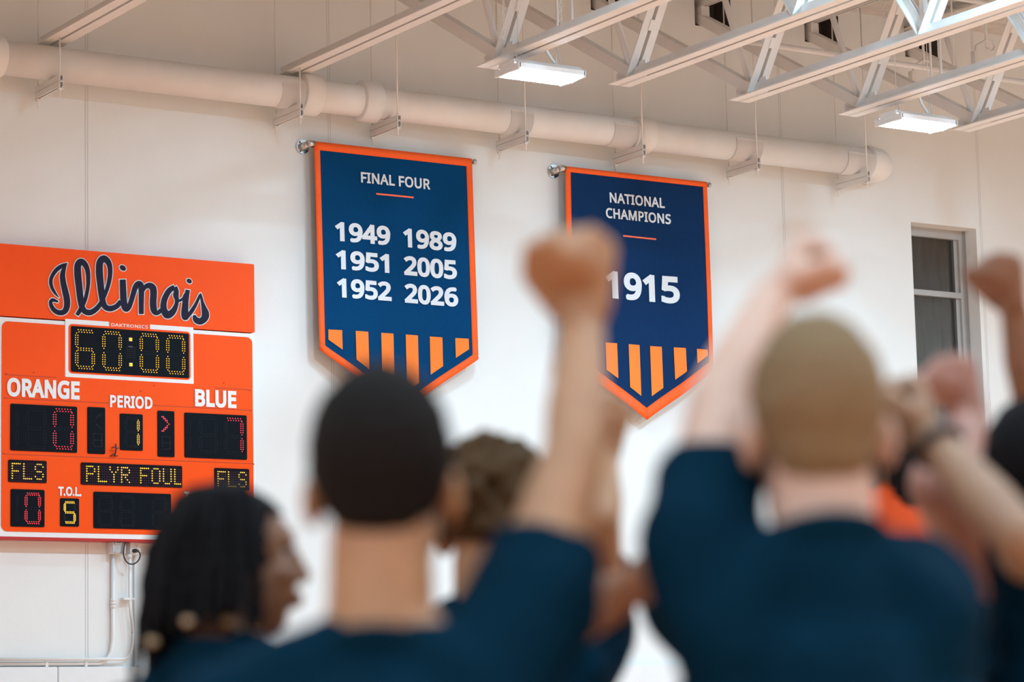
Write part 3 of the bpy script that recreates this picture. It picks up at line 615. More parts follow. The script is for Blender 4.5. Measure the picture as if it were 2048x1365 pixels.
# ------------------------------------------------------------------ electrical boxes, cord and conduits under the scoreboard
def electrics():
    q = lambda zx, zy, y: on_y(zx/3.938, 1040 + zy/3.938, y)
    a, b = q(850, 178, -.02), q(966, 275, -.02)
    c = empty('junction_box', (a.x, 0, b.z), 'galvanized junction box with clear cover under the scoreboard', 'electrical box')
    bm = bmesh.new(); box(bm, (a.x, -.09, b.z), (b.x, -.002, a.z)); bmesh.ops.bevel(bm, geom=bm.edges[:], offset=.006, segments=2, affect='EDGES'); obj('housing', bm, MCOND, c)
    bm = bmesh.new(); box(bm, (a.x+.004, -.10, b.z+.004), (b.x-.004, -.0905, a.z-.004)); bmesh.ops.bevel(bm, geom=bm.edges[:], offset=.004, segments=2, affect='EDGES'); obj('cover', bm, MGALV, c)
    for ux in (.25, .8):
        for uz in (.12, .88):
            bm = bmesh.new(); x = a.x + (b.x-a.x)*ux; z = b.z + (a.z-b.z)*uz; tube(bm, [(x,-.0995,z),(x,-.106,z)], .009, 8); obj('screw', bm, MGALV, c)
    a, b = q(1004, 183, -.02), q(1088, 283, -.02)
    d = empty('outlet_box', (a.x, 0, b.z), 'white outlet box with duplex socket under the scoreboard', 'outlet')
    bm = bmesh.new(); box(bm, (a.x, -.075, b.z), (b.x, -.002, a.z)); bmesh.ops.bevel(bm, geom=bm.edges[:], offset=.005, segments=2, affect='EDGES'); obj('housing', bm, MCOND, d)
    cx = (a.x+b.x)/2 + .01
    for dz in (.74, .36):
        z = b.z + (a.z-b.z)*dz; bm = bmesh.new()
        plate(bm, cx-.021, cx+.021, z-.017, z+.017, .012, -.079, .004); s = obj('socket', bm, MPAD, d)
        bm = bmesh.new()
        for dx in (-.008, .008): box(bm, (cx+dx-.0015, -.0805, z-.004), (cx+dx+.0015, -.0788, z+.008))
        box(bm, (cx-.003, -.0805, z-.012), (cx+.003, -.0788, z-.007)); obj('slots', bm, MWIRE, s)
    # black power cord
    e = empty('power_cord', q(1040, 350, -.1), 'black power cord looping from the scoreboard into the outlet box', 'cord')
    pts = [q(985,158,-.12), q(990,172,-.12), q(978,215,-.12), q(973,270,-.12), q(985,315,-.12), q(1012,345,-.12), q(1050,350,-.12), q(1085,328,-.12), q(1103,290,-.12), q(1098,260,-.115), q(1080,246,-.105)]
    bm = bmesh.new(); tube(bm, [Vector(p) for p in catmull([tuple(p) for p in pts], 5)], .0065, 8); obj('cable', bm, MWIRE, e)
    p = q(1068, 246, -.09); bm = bmesh.new(); tube(bm, [p + Vector((-.012,.012,0)), p + Vector((-.004,-.02,0)), p+Vector((.02,-.024,-.002))], [.018,.018,.008], 10); obj('plug', bm, MWIRE, e)
    bm = bmesh.new(); pts = [q(905,162,-.12), q(930,172,-.115), q(965,170,-.11), q(985,158,-.12)]; tube(bm, [Vector(p) for p in catmull([tuple(p) for p in pts], 4)], .009, 6); obj('cable', bm, MWIRE, e)
    # conduits
    y = -.025; y2 = -.062
    f = empty('conduit', q(890, 600, 0), 'white conduit dropping from the junction box and running left along the wall', 'conduit')
    bm = bmesh.new()
    tube(bm, arc_pts([q(890,282,y), q(888,960,y), q(868,1075,y), q(800,1133,y), q(-90,1136,y)], .22, 8), .017, 12); obj('tube', bm, MCOND, f)
    for zz in (638, 662, 688):
        bm = bmesh.new(); p = q(889, zz, y); tube(bm, [p+Vector((0,0,.016)), p-Vector((0,0,.010))], .023, 12); obj('coupling', bm, MCOND, f)
    for zx in (362, 672):
        bm = bmesh.new(); p = q(zx, 1136, y); box(bm, (p.x-.012, -.048, p.z-.03), (p.x+.012, -.002, p.z+.022)); obj('strap', bm, MCOND, f)
    g = empty('conduit', q(1022, 600, 0), 'white conduit below the outlet box, curving left above the other conduit', 'conduit')
    bm = bmesh.new()
    tube(bm, arc_pts([q(1022,285,y2), q(1022,690,y2), q(1045,830,y2), q(1046,960,y2), q(1020,1098,y2), q(-90,1101,y2)], .28, 8), .014, 12); obj('tube', bm, MCOND, g)
    bm = bmesh.new(); p = q(1016, 625, y2); box(bm, (p.x-.055, -.082, p.z-.008), (p.x+.05, -.002, p.z+.008)); obj('strap', bm, MCOND, g)
    bm = bmesh.new(); p = q(1020, 292, y2); tube(bm, [p+Vector((0,0,.02)), p-Vector((0,0,.012))], .021, 12); obj('coupling', bm, MCOND, g)
    h = empty('conduit', q(1058, 700, 0), 'thin white conduit running straight down beside the outlet conduit', 'conduit')
    bm = bmesh.new(); tube(bm, [q(1060,285,-.012), q(1060,1158,-.012)], .008, 8); obj('tube', bm, MCOND, h)
    bm = bmesh.new(); p = q(1088, 1157, -.03); box(bm, (p.x-.012,-.05,p.z-.004),(p.x+.012,-.01,p.z+.006)); obj('clip', bm, MGALV, h)
electrics()

# ------------------------------------------------------------------ championship banners
YC = -.12
def banner(tl, tr, bl, br, tip_px, tipz, inner, navy, texts, lines, stripes, stripe_top, label, seed):
    P = lambda px, py: on_y(px, py, YC)
    x0 = P(*tl).x; x1 = P(*tr).x; zt = (P(*tl).z + P(*tr).z)/2
    xb0 = P(*bl).x; xb1 = P(*br).x; zb = (P(*bl).z + P(*br).z)/2
    xt = tip_px and P(*tip_px).x or (xb0+xb1)/2
    root = empty('banner', ((x0+x1)/2, 0, zt), label, 'banner', 'championship banners on the wall')
    def wave(x, z):
        u = (x-x0)/(x1-x0); v = (zt-z)/(zt-tipz)
        return .016*v*math.sin(u*9.0+seed+v*1.3) + .010*v*math.sin(u*17+seed*2) - .02*v*(1-v) - .05*v
    def at(x, z, lay=0): return Vector((x, YC + wave(x, z) - lay, z))
    def zbot(x):
        return zb + (tipz-zb)*(1 - abs(x-xt)/((xt-xb0) if x < xt else (xb1-xt)))
    def edge(v, side):          # outline drifts from the top corners to the bottom corners
        return (x0 + (xb0-x0)*v) if side == 0 else (x1 + (xb1-x1)*v)
    def slab(bm, xa, xb, za, zb_, nu, nv, lay, mi=0):
        """xa,xb functions of v; za,zb_ functions of x; quads on the waving surface"""
        g = []
        for j in range(nv+1):
            row = []
            for i in range(nu+1):
                v = j/nv; x = xa(v) + (xb(v)-xa(v))*i/nu
                z = za(x) + (zb_(x)-za(x))*v
                row.append(bm.verts.new(at(x, z, lay)))
            g.append(row)
        for j in range(nv):
            for i in range(nu):
                f = bm.faces.new((g[j][i], g[j+1][i], g[j+1][i+1], g[j][i+1])); f.smooth = True; f.material_index = mi
    top = lambda x: zt
    bm = bmesh.new()
    slab(bm, lambda v: edge(v, 0), lambda v: edge(v, 1), top, zbot, 40, 46, 0)
    fix_normals(bm, OUT); cl = obj('cloth', bm, navy, root)
    sm = cl.modifiers.new('thick', 'SOLIDIFY'); sm.thickness = .004; sm.offset = -1
    # orange hem
    b_l, b_r, b_t, b_d = inner
    bm = bmesh.new()
    zin = lambda x: zbot(x) + b_d
    slab(bm, lambda v: edge(v,0)-.002, lambda v: edge(v,0)+b_l, top, zbot, 2, 40, .004)
    slab(bm, lambda v: edge(v,1)-b_r, lambda v: edge(v,1)+.002, top, zbot, 2, 40, .004)
    slab(bm, lambda v: x0, lambda v: x1, lambda x: zt+.004, lambda x: zt-b_t, 30, 2, .0045)
    slab(bm, lambda v: xb0, lambda v: xt, zin, lambda x: zbot(x)-.003, 16, 2, .005)
    slab(bm, lambda v: xt, lambda v: xb1, zin, lambda x: zbot(x)-.003, 16, 2, .005)
    fix_normals(bm, OUT); hem = obj('border', bm, MBORD, root)
    sm = hem.modifiers.new('thick', 'SOLIDIFY'); sm.thickness = .003; sm.offset = -1
    # pointed stripes along the foot
    bm = bmesh.new(); zs_ = P(*stripe_top).z
    for sa, sb in stripes:
        xa, xb = P(sa, 690).x, P(sb, 690).x
        slab(bm, lambda v: xa, lambda v: xb, lambda x: zs_, lambda x: zbot(x)+b_d+.075, 4, 8, .007)
    fix_normals(bm, OUT); obj('stripes', bm, MSTRIPE, root)
    for text, pl, pr, ptop, pbot, bold, track in texts:
        bm = bmesh.new()
        text_mesh(bm, text, P(*pl).x, P(*pr).x, P(*pbot).z, P(*ptop).z, lambda x, z: at(x, z, .008), bold, track)
        fix_normals(bm, OUT); obj('lettering', bm, MLET, root)
    for la, lb in lines:
        bm = bmesh.new(); a, b = P(*la), P(*lb); zz = (a.z+b.z)/2
        slab(bm, lambda v: a.x, lambda v: b.x, lambda x: zz+.008, lambda x: zz-.008, 8, 1, .007); fix_normals(bm, OUT); obj('divider_line', bm, MLINE, root)
    # rod and end brackets
    zr = zt-.022
    bm = bmesh.new(); tube(bm, [(x0-.03, YC+.026, zr), (x1+.02, YC+.026, zr)], .016, 16); rod = obj('rod', bm, MCHROME, root)
    for xx, s in ((x0-.03, -1), (x1+.03, 1)):
        bm = bmesh.new()
        if s < 0:
            tube(bm, [(xx-.03, -.002, zr-.01), (xx-.03, -.014, zr-.01)], .066, 24)
            tube(bm, [(xx-.03, -.012, zr-.01), (xx-.03, -.05, zr-.01), (xx-.02, YC+.01, zr)], [.04, .034, .030], 20)
            tube(bm, [(xx-.035, YC+.004, zr), (xx+.028, YC+.004, zr)], .033, 20)
        else:
            tube(bm, [(xx, -.002, zr), (xx, YC-.0, zr)], .016, 14); tube(bm, [(xx-.012, YC+.004, zr), (xx+.012, YC+.004, zr)], .026, 16)
        br_ = obj('bracket', bm, MCHROME, root)
        if s < 0:
            bm = bmesh.new()
            for an in (2.2, 4.2, .3): tube(bm, [(xx-.03+.05*math.cos(an), -.013, zr-.01+.05*math.sin(an)), (xx-.03+.05*math.cos(an), -.018, zr-.01+.05*math.sin(an))], .008, 8)
            obj('screw', bm, MWIRE, br_)
    return root
z1 = lambda zx, zy: (640 + zx/4.267, 320 + zy/4.267)
banner((628,283),(943,319),(636.5,699.8),(949.5,720.5), None, 4.47, (.058,.062,.075,.075), MNAVY1,
    [('FINAL FOUR', z1(342,150), z1(932,200), z1(342,105), z1(345,196), 26, 22),
     ('1949', z1(120,620), z1(583,620), z1(180,537), z1(185,700), 38, 4), ('1951', z1(125,860), z1(572,860), z1(180,778), z1(185,940), 38, 4), ('1952', z1(132,1100), z1(588,1100), z1(185,1019), z1(190,1182), 38, 4),
     ('1989', z1(697,690), z1(1149,690), z1(755,593), z1(760,754), 38, 4), ('2005', z1(699,930), z1(1151,930), z1(755,830), z1(758,993), 38, 4), ('2026', z1(702,1160), z1(1158,1160), z1(757,1066), z1(760,1229), 38, 4)],
    [(z1(470,292), z1(790,325))],
    [(653.6,679.8),(705.6,730.9),(757.3,781.8),(806.2,831.4),(856.4,881.6),(905.8,931)], (653.2,660.3),
    'wide navy banner reading final four with six years, orange border', .6)
z2 = lambda zx, zy: (1090 + zx/2.483, 310 + zy/2.483)
banner((1130,334),(1413,364.5),(1131,722),(1421.5,745), (1290,847), 4.515, (.062,.05,.05,.115), MNAVY2,
    [('NATIONAL', z2(317,240), z2(590,240), z2(321,188), z2(323,238.5), 26, 22), ('CHAMPIONS', z2(296,300), z2(618,300), z2(312,266), z2(312,316), 26, 22),
     ('1915', z2(291,650), z2(655,650), z2(345,583), z2(348,718), 38, 4)],
    [(z2(380,405), z2(547,420))],
    [(1159.6,1182.6),(1205.4,1228.2),(1251.3,1274.3),(1296.5,1319.5),(1341.5,1364.2),(1386.6,1409.2)], (1204.8,686.8),
    'narrow dark navy banner reading national champions 1915, pointed orange foot', 2.1)

# ------------------------------------------------------------------ white drain pipe with hangers
PY, PZ, PR = -.33, 7.30, .148
def px_x(px, py, y=PY): return on_y(px, py, y).x
def pipe():
    xe = px_x(1733, 318)
    root = empty('pipe', (8.0, PY, PZ), 'long white pipe running along the wall under the roof beams', 'pipe')
    bm = bmesh.new(); tube(bm, [(7.4, PY, PZ), (xe, PY, PZ)], PR, 40); obj('straight_run', bm, MPIPE, root)
    def collar(a, b, r):
        bm = bmesh.new(); tube(bm, [(a-.012,PY,PZ),(a,PY,PZ),(a+.012,PY,PZ),(b-.012,PY,PZ),(b,PY,PZ),(b+.006,PY,PZ)], [PR, r-.008, r, r, r-.008, PR], 40)
        o = obj('coupling', bm, MPIPE, root); m = o.modifiers.new('e', 'EDGE_SPLIT'); m.split_angle = .6
    collar(px_x(-30, 115), px_x(3, 118), PR+.03)
    collar(px_x(599, 190), px_x(634, 196), PR+.042); collar(px_x(718, 205), px_x(752, 209), PR+.042); collar(px_x(1268, 263), px_x(1297, 266), PR+.03)
    # elbow turning into the wall
    R_ = .20; pts = [(xe, PY, PZ)]
    for i in range(13):
        t = i/12*math.pi/2; pts.append((xe + .05 + R_*math.sin(t), PY + R_*(1-math.cos(t)), PZ))
    pts.append((xe+.05+R_, -.001, PZ))
    bm = bmesh.new(); tube(bm, pts, PR+.014, 40); obj('elbow', bm, MPIPE, root)
    bm = bmesh.new(); tube(bm, [(xe-.02,PY,PZ),(xe-.01,PY,PZ),(xe+.035,PY,PZ),(xe+.045,PY,PZ)], [PR,PR+.024,PR+.024,PR+.01], 40); obj('coupling', bm, MPIPE, root)
    # protection shields over the hangers
    for a, b in ((551, 600), (1006, 1052), (1212, 1262), (1454, 1508), (1676, 1735)):
        xa, xb = px_x(a, 235), px_x(b, 290); bm = bmesh.new(); n = 26; rows = []
        for r_ in (PR+.0015, PR+.006):
            row = []
            for k in range(n+1):
                t = math.radians(160 + 215*k/n)
                row.append([bm.verts.new((x, PY + r_*math.cos(t), PZ + r_*math.sin(t))) for x in (xa, xb)])
            rows.append(row)
        for k in range(n):
            f = bm.faces.new((rows[1][k][0], rows[1][k+1][0], rows[1][k+1][1], rows[1][k][1])); f.smooth = True
            for e in (0, 1): bm.faces.new((rows[0][k][e], rows[0][k+1][e], rows[1][k+1][e], rows[1][k][e]))
        for k in (0, n): bm.faces.new((rows[0][k][0], rows[0][k][1], rows[1][k][1], rows[1][k][0]))
        obj('shield', bm, MPIPE, root)
pipe()
HZ = PZ - PR - .006
def hanger(px, py, topz, label, first=[None]):
    x = on_y(px, py, -.57).x
    root = empty('pipe_hanger', (x, PY, HZ), label, 'pipe hanger', 'strut hangers under the white pipe')
    h, w = .052, .042; y0, y1 = -.575, -.055
    for i in (0, 1):                       # two slotted channels back to back
        z1_ = HZ - i*h - (.002 if i else 0); z0_ = z1_ - h + .002
        bm = bmesh.new(); t = .005
        box(bm, (x-w/2, y0, z0_), (x-w/2+t, y1, z1_)); box(bm, (x+w/2-t, y0, z0_), (x+w/2, y1, z1_))
        if i == 0:
            box(bm, (x-w/2+t, y0, z0_), (x+w/2-t, y1, z0_+t))
            for s in (-1, 1): box(bm, (x+s*(w/2-t)-(.008 if s > 0 else 0), y0, z1_-t), (x+s*(w/2-t)+(.008 if s < 0 else 0), y1, z1_))
        else:
            box(bm, (x-w/2+t, y0, z1_-t), (x+w/2-t, y1, z1_))
            for s in (-1, 1): box(bm, (x+s*(w/2-t)-(.008 if s > 0 else 0), y0, z0_), (x+s*(w/2-t)+(.008 if s < 0 else 0), y1, z0_+t))
        box(bm, (x-w/2+t, y0+.06, z0_+t), (x+w/2-t, y1-.03, z1_-t), 1)  # dark filler block painting the shade inside the channel
        obj('channel', bm, [MSTEEL, MDARKGAP], root)
    for y in (-.545, -.082):
        bm = bmesh.new(); tube(bm, [(x, y, HZ-.185), (x, y, topz if y < -.3 else 9.0)], .0075, 8)
        r = obj('rod', bm, MSTEEL, root)
        bm = bmesh.new(); box(bm, (x-.018, y-.018, HZ-2*h-.022), (x+.018, y+.018, HZ-2*h-.006)); tube(bm, [(x,y,HZ-2*h-.006),(x,y,HZ-2*h-.03)], .013, 6); obj('nut', bm, MSTEEL, r)
    return root
HANG = [((122,150), 7.50, 'white strut hanger under the pipe directly above the scoreboard'),
        ((603,207), 7.50, 'white strut hanger under the pipe between the two close couplings, left end'),
        ((798,231), 9.0, 'white strut hanger just right of the wide pipe coupling, above the final four banner'),
        ((1054,260), 9.0, 'white strut hanger under the pipe below the left lamp'),
        ((1288,287), 9.0, 'white strut hanger at the coupling above the national champions banner'),
        ((1517,313), 9.0, 'white strut hanger under the pipe, second from its curved end'),
        ((1737,341), 9.0, 'white strut hanger beside the curved end of the pipe')]
HX = []
for p, tz, lab in HANG: HX.append(hanger(p[0], p[1], tz, lab).location.x)

# ------------------------------------------------------------------ roof steel
def angle_pair(bm, p0, p1, leg, gap, t=.012, up=1):
    """two angles back to back along y (x constant): flat legs outward, upright legs along the gap"""
    p0, p1 = Vector(p0), Vector(p1)
    d = (p1-p0).normalized(); s = Vector((1, 0, 0)); n = s.cross(d)
    if n.z < 0: n = -n
    n *= up
    for k in (-1, 1):
        o = s*(k*(gap/2 + leg/2)); bar(bm, p0+o, p1+o, leg, t, n)
        o = s*(k*(gap/2 + t/2)) + n*(leg/2); bar(bm, p0+o, p1+o, t, leg, n)
def beam(x, ylo, label):
    root = empty('roof_beam', (x, -.1, 7.48), label, 'beam', 'roof beams reaching the wall')
    bm = bmesh.new(); angle_pair(bm, (x, -.10, 7.486), (x, ylo, 7.486), .10, .03); obj('bottom_chord', bm, MSTEEL, root)
    bm = bmesh.new(); angle_pair(bm, (x, -.02, 8.93), (x, ylo, 8.93), .10, .03, up=-1); obj('top_chord', bm, MSTEEL, root)
    for y in (-4.6, -7.0):
        bm = bmesh.new(); bar(bm, (x, y, 7.52), (x, y-1.1, 8.9), .08, .08, (0,1,0)); obj('web_brace', bm, MSTEEL, root)
        bm = bmesh.new(); bar(bm, (x, y, 7.52), (x, y+1.1, 8.9), .08, .08, (0,1,0)); obj('web_brace', bm, MSTEEL, root)
beam(9.25, -14, 'white steel roof beam at the far left, end above the pipe')
beam(11.6, -14, 'white steel roof beam meeting the wall at the pipe coupling left of the lamp')
JZ = 7.215
def joist(x, label, tip=-2.2):
    root = empty('roof_joist', (x, 0, 8.75), label, 'roof joist', 'open web roof joists with cut ends')
    ylo = -14.0
    bm = bmesh.new(); angle_pair(bm, (x, tip, JZ+.006), (x, ylo, JZ+.006), .10, .032); obj('bottom_chord', bm, MSTEEL, root)
    bm = bmesh.new(); angle_pair(bm, (x, .20, 8.90), (x, ylo, 8.90), .10, .032, up=-1)
    bar(bm, (x, .22, 8.74), (x, -.05, 8.74), .10, .12); obj('top_chord', bm, MSTEEL, root)
    p = -2.42
    bm = bmesh.new(); bar(bm, (x, .12, 8.735), (x, p, JZ+.07), .11, .10, (0, 0, 1)); obj('end_diagonal', bm, MSTEEL, root)
    bm = bmesh.new(); bar(bm, (x, p+.22, JZ+.075), (x, p-.20, JZ+.075), .016, .15, (0,0,1)); obj('gusset', bm, MSTEEL, root)
    bm = bmesh.new(); tube(bm, [(x, p+.03, JZ+.09), (x, p+.62, 8.86)], .030, 12); obj('tube_strut', bm, MSTEEL, root)
    y = p
    for k in range(3):
        for (ya, za, yb, zb_) in ((y-.02, JZ+.03, y-1.12, 8.88), (y-1.22, 8.88, y-2.35, JZ+.03)):
            bm = bmesh.new()
            d = Vector((0, yb-ya, zb_-za)).normalized()
            for s in (-1, 1):
                o = Vector((s*.055, 0, 0)); bar(bm, Vector((x, ya, za))+o, Vector((x, yb, zb_))+o, .075, .012, d.cross(Vector((1,0,0))))
                o = Vector((s*.022, 0, 0)) + d.cross(Vector((1,0,0)))*.035; bar(bm, Vector((x, ya, za))+o, Vector((x, yb, zb_))+o, .010, .075, d.cross(Vector((1,0,0))))
            for q in (.25, .5, .75):
                c = Vector((x, ya+(yb-ya)*q, za+(zb_-za)*q)); bar(bm, c - d*.05, c + d*.05, .05, .03, d.cross(Vector((1,0,0))))
            obj('web_brace', bm, MSTEEL, root)
        y -= 2.35
        bm = bmesh.new(); bar(bm, (x, y, JZ+.05), (x, y, 8.88), .05, .05, (0,1,0)); obj('web_post', bm, MSTEEL, root)
    return root
JL = ['white open web roof joist whose cut end hangs beside the left lamp', 'white open web roof joist just right of the left lamp',
      'white open web roof joist midway between the two lamps', 'white open web roof joist whose cut end is just left of the right lamp',
      'white open web roof joist whose cut end is just right of the right lamp', 'white roof joist at the far right edge, mostly its sloping end brace']
for x, l in zip(JX, JL): joist(x, l)
# bridging pipes across the joists
def bridging(x0, x1, y, z, label):
    root = empty('bridging_pipe', (x0, y, z), label, 'pipe', 'bridging pipes between the joists')
    bm = bmesh.new(); tube(bm, [(x0, y, z), (x1, y, z)], .028, 12); obj('tube', bm, MSTEEL, root)
    return root
bridging(15.12, 19.4, -2.19, 7.80, 'white bridging pipe running between the joists above the right lamp')
bridging(13.8, 24.0, -2.0, 8.62, 'upper white bridging pipe close below the roof deck')
bridging(13.8, 24.0, -4.9, 8.60, 'bridging pipe near the roof deck at the top right corner')
# chains and drop rods near the roof
def chain(px, py0, py1, y, label):
    a, b = on_y(px, py0, y), on_y(px + (py1-py0)*.012, py1, y)
    root = empty('hanging_chain', a, label, 'chain', 'chains hanging from the roof')
    bm = bmesh.new(); z = a.z; k = 0
    while z > b.z:
        c = Vector((a.x, y, z)); pts = []
        for i in range(9):
            t = i*math.pi/4; u = .011*math.cos(t); v = .02*math.sin(t)
            pts.append(c + (Vector((u, 0, v)) if k % 2 else Vector((0, u, v))))
        tube(bm, pts, .0032, 5); z -= .034; k += 1
    obj('links', bm, MSTEEL, root)
chain(1005, -60, 80, -2.9, 'thin white chain hanging above the left lamp, near its joist')
chain(1766, -20, 138, -1.9, 'white chain hanging by the right lamp joist')
chain(1119, -60, 55, -3.1, 'short white chain beside the stem over the left lamp')
def drop(px, py0, py1, y, r, label, hook=False):
    a, b = on_y(px, py0, y), on_y(px, py1, y)
    root = empty('drop_rod', (b.x, y, b.z), label, 'rod', 'drop rods hanging from the roof')
    bm = bmesh.new(); tube(bm, [(b.x, y, 9.0), (b.x, y, b.z)], r, 8); obj('rod', bm, MSTEEL, root)
    if hook:
        bm = bmesh.new(); c = Vector((b.x, y, b.z))
        tube(bm, [c, c+Vector((.05,0,-.04)), c+Vector((.09,0,-.02)), c+Vector((.11,0,.03)), c+Vector((.08,0,.07)), c+Vector((.0,0,.08)), c+Vector((-.14,0,-.0)), c+Vector((-.17,0,-.14))], .012, 8)
        box(bm, (c.x-.19, y-.03, c.z-.26), (c.x-.14, y+.03, c.z-.06)); obj('clamp', bm, MSTEEL, root)
drop(1115, 0, 55, -3.05, .012, 'white stem rising from the left lamp')
drop(1863, 0, 157, -2.6, .012, 'speckled white rod hanging over the right lamp, crossing the bridging pipe')
drop(1848, 60, 135, -1.2, .014, 'white rod ending in a curved clamp above the right lamp', True)
drop(1973, 40, 95, -1.8, .014, 'white rod ending in a curved clamp at the top right', True)
drop(1908, 60, 130, -2.3, .009, 'thin white rod ending in a small clip on the bridging pipe')

# ------------------------------------------------------------------ the two high bay lamps
def lamp(cx, cy, z, label):
    root = empty('high_bay_light', (cx, cy, z), label, 'ceiling light', 'high bay lights')
    hx, hy = .33, .19
    bm = bmesh.new()                                   # folded sheet body: ridge in the middle, wings falling to the sides
    prof = [(-hy, .010), (-hy, .05), (-.09, .105), (.09, .105), (hy, .05), (hy, .010), (hy-.005, .010), (hy-.005, .038), (.08, .085), (-.08, .085), (-hy+.005, .038), (-hy+.005, .010)]
    a = [bm.verts.new((cx-hx, cy+p[0], z+p[1])) for p in prof]; b = [bm.verts.new((cx+hx, cy+p[0], z+p[1])) for p in prof]
    for i in range(12): bm.faces.new((a[i], a[(i+1)%12], b[(i+1)%12], b[i]))
    bm.faces.new(a[::-1]); bm.faces.new(b); obj('housing', bm, MLAMPBODY, root)
    for s in (-1, 1):
        bm = bmesh.new(); box(bm, (cx+s*hx-.012, cy-hy, z-.006), (cx+s*hx+.012, cy+hy, z+.055)); box(bm, (cx+s*hx-.012, cy-.12, z+.055), (cx+s*hx+.012, cy+.12, z+.095))
        bmesh.ops.bevel(bm, geom=bm.edges[:], offset=.004, segments=1, affect='EDGES'); obj('end_cap', bm, MLAMPBODY, root)
    for ya, yb in ((-hy+.006, -.012), (.012, hy-.006)):   # two lit lenses, wings angled up to the rims
        bm = bmesh.new(); za = .004 if ya < 0 else -.016; zb_ = -.016 if ya < 0 else .004
        v = [bm.verts.new(p) for p in ((cx-hx+.014, cy+ya, z+za), (cx+hx-.014, cy+ya, z+za), (cx+hx-.014, cy+yb, z+zb_), (cx-hx+.014, cy+yb, z+zb_))]
        f = bm.faces.new(v)
        if f.normal.z > 0: f.normal_flip()
        bm.normal_update()
        ex = bmesh.ops.extrude_face_region(bm, geom=[f]); bmesh.ops.translate(bm, verts=[e for e in ex['geom'] if isinstance(e, bmesh.types.BMVert)], vec=(0,0,.030))
        obj('lens', bm, MLENS, root)
    bm = bmesh.new(); box(bm, (cx-hx+.014, cy-.010, z-.020), (cx+hx-.014, cy+.010, z-.016+.012)); obj('divider', bm, MLAMPBODY, root)
    for s in (-1, 1):
        bm = bmesh.new(); t = Vector((cx+s*(hx-.13), cy+.03, z+.30))
        tube(bm, [Vector((cx+s*(hx-.13)-.06, cy-.03, z+.10)), t, Vector((cx+s*(hx-.13)+.06, cy+.06, z+.10))], .004, 6)
        tube(bm, [t, t + Vector((0, 0, 1.66))], .004, 6); obj('hanger_wire', bm, MSTEEL, root)
    c0 = Vector((cx+.19, cy+.0, z+.10)); pts = [c0, c0+Vector((-.06,0,.06)), c0+Vector((-.12,0,.14)), c0+Vector((-.13,0,.22)), c0+Vector((-.06,0,.29)), c0+Vector((.05,0,.32)), c0+Vector((.14,.0,.36)), c0+Vector((.15,0,.6)), c0+Vector((.15,0,1.8))]
    bm = bmesh.new(); tube(bm, [Vector(p) for p in catmull([tuple(p) for p in pts], 5)], .014, 10); obj('cord', bm, MCOND, root)
    return root
lamp(12.635, -2.78, 7.03, 'lit white high bay lamp, the left one, over the gap between the banners')
lamp(16.80, -2.80, 7.03, 'lit white high bay lamp, the right one, near the curved pipe end')

# ------------------------------------------------------------------ people
def skin(name, c, rough=.5): return mat(name, c, rough, var=.07, scale=22, bump=.04, bscale=160, sss=.12)
SK_TAN = skin('tan_skin', (.47, .22, .105)); SK_PALE = skin('pale_skin', (.70, .42, .315)); SK_BROWN = skin('brown_skin', (.235, .098, .045))
SK_ROSE = skin('rosy_skin', (.50, .235, .175)); SK_OLIVE = skin('olive_skin', (.40, .22, .13)); SK_DEEP = skin('deep_brown_skin', (.27, .105, .05))
def hairmat(n, c, sc=90): return mat(n, c, .75, var=.18, scale=sc*2, bump=.25, bscale=420, spec=.12)
HR_BLACK = hairmat('black_hair', (.007, .006, .007)); HR_DARK = hairmat('dark_brown_hair', (.011, .008, .007)); HR_SAND = hairmat('sandy_brown_hair', (.25, .155, .082)); HR_CURL = hairmat('curly_brown_hair', (.085, .045, .020), 30)
SHIRT = mat('navy_shirt_fabric', (.0012, .018, .036), .9, var=.12, scale=14, bump=.10, bscale=120, spec=.06)
SHIRT_O = mat('orange_shirt_fabric', lin(225, 80, 20), .85, var=.08, scale=14, bump=.1, bscale=120)
SHORTS = mat('dark_shorts_fabric', (.006, .012, .022), .9, var=.1, spec=.08)
SHOE = mat('shoe_leather', (.7, .7, .7), .5, var=.05)
EYEW = mat('eye_white', (.5, .48, .45), .25, var=.02); EYEI = mat('dark_iris', (.03, .018, .01), .2, var=.05)
BEAD = mat('amber_bead', (.50, .34, .20), .35, var=.15, scale=40)
BAND = mat('dark_bracelet', (.02, .014, .015), .6, var=.1)
def ico(bm, c, r, sub=2, mtx=None):
    m = Matrix.Translation(c) @ (mtx or Matrix.Identity(4))
    if not isinstance(r, (list, tuple)): r = (r, r, r)
    bmesh.ops.create_icosphere(bm, subdivisions=sub, radius=1.0, matrix=m @ Matrix.Diagonal((r[0], r[1], r[2], 1)))
def capsule(bm, p0, r0, p1, r1, n=16):
    p0, p1 = Vector(p0), Vector(p1)
    ico(bm, p0, r0); ico(bm, p1, r1)
    if (p1-p0).length > 1e-4: tube(bm, [p0, p1], [r0*.985, r1*.985], n)
def blend(name, bm, vox, m, parent, it=6, fac=.5):
    """one continuous skin over overlapping solid pieces"""
    me = bpy.data.meshes.new('t'); bm.to_mesh(me); bm.free()
    o = bpy.data.objects.new('t', me); COL.objects.link(o)
    r = o.modifiers.new('r', 'REMESH'); r.mode = 'VOXEL'; r.voxel_size = vox; r.use_smooth_shade = True
    s = o.modifiers.new('s', 'SMOOTH'); s.factor = fac; s.iterations = it
    dg = bpy.context.evaluated_depsgraph_get()
    out = bpy.data.meshes.new_from_object(o.evaluated_get(dg))
    bpy.data.objects.remove(o); bpy.data.meshes.remove(me)
    for p in out.polygons: p.use_smooth = True
    out.materials.clear()
    return link(name, out, parent, m)
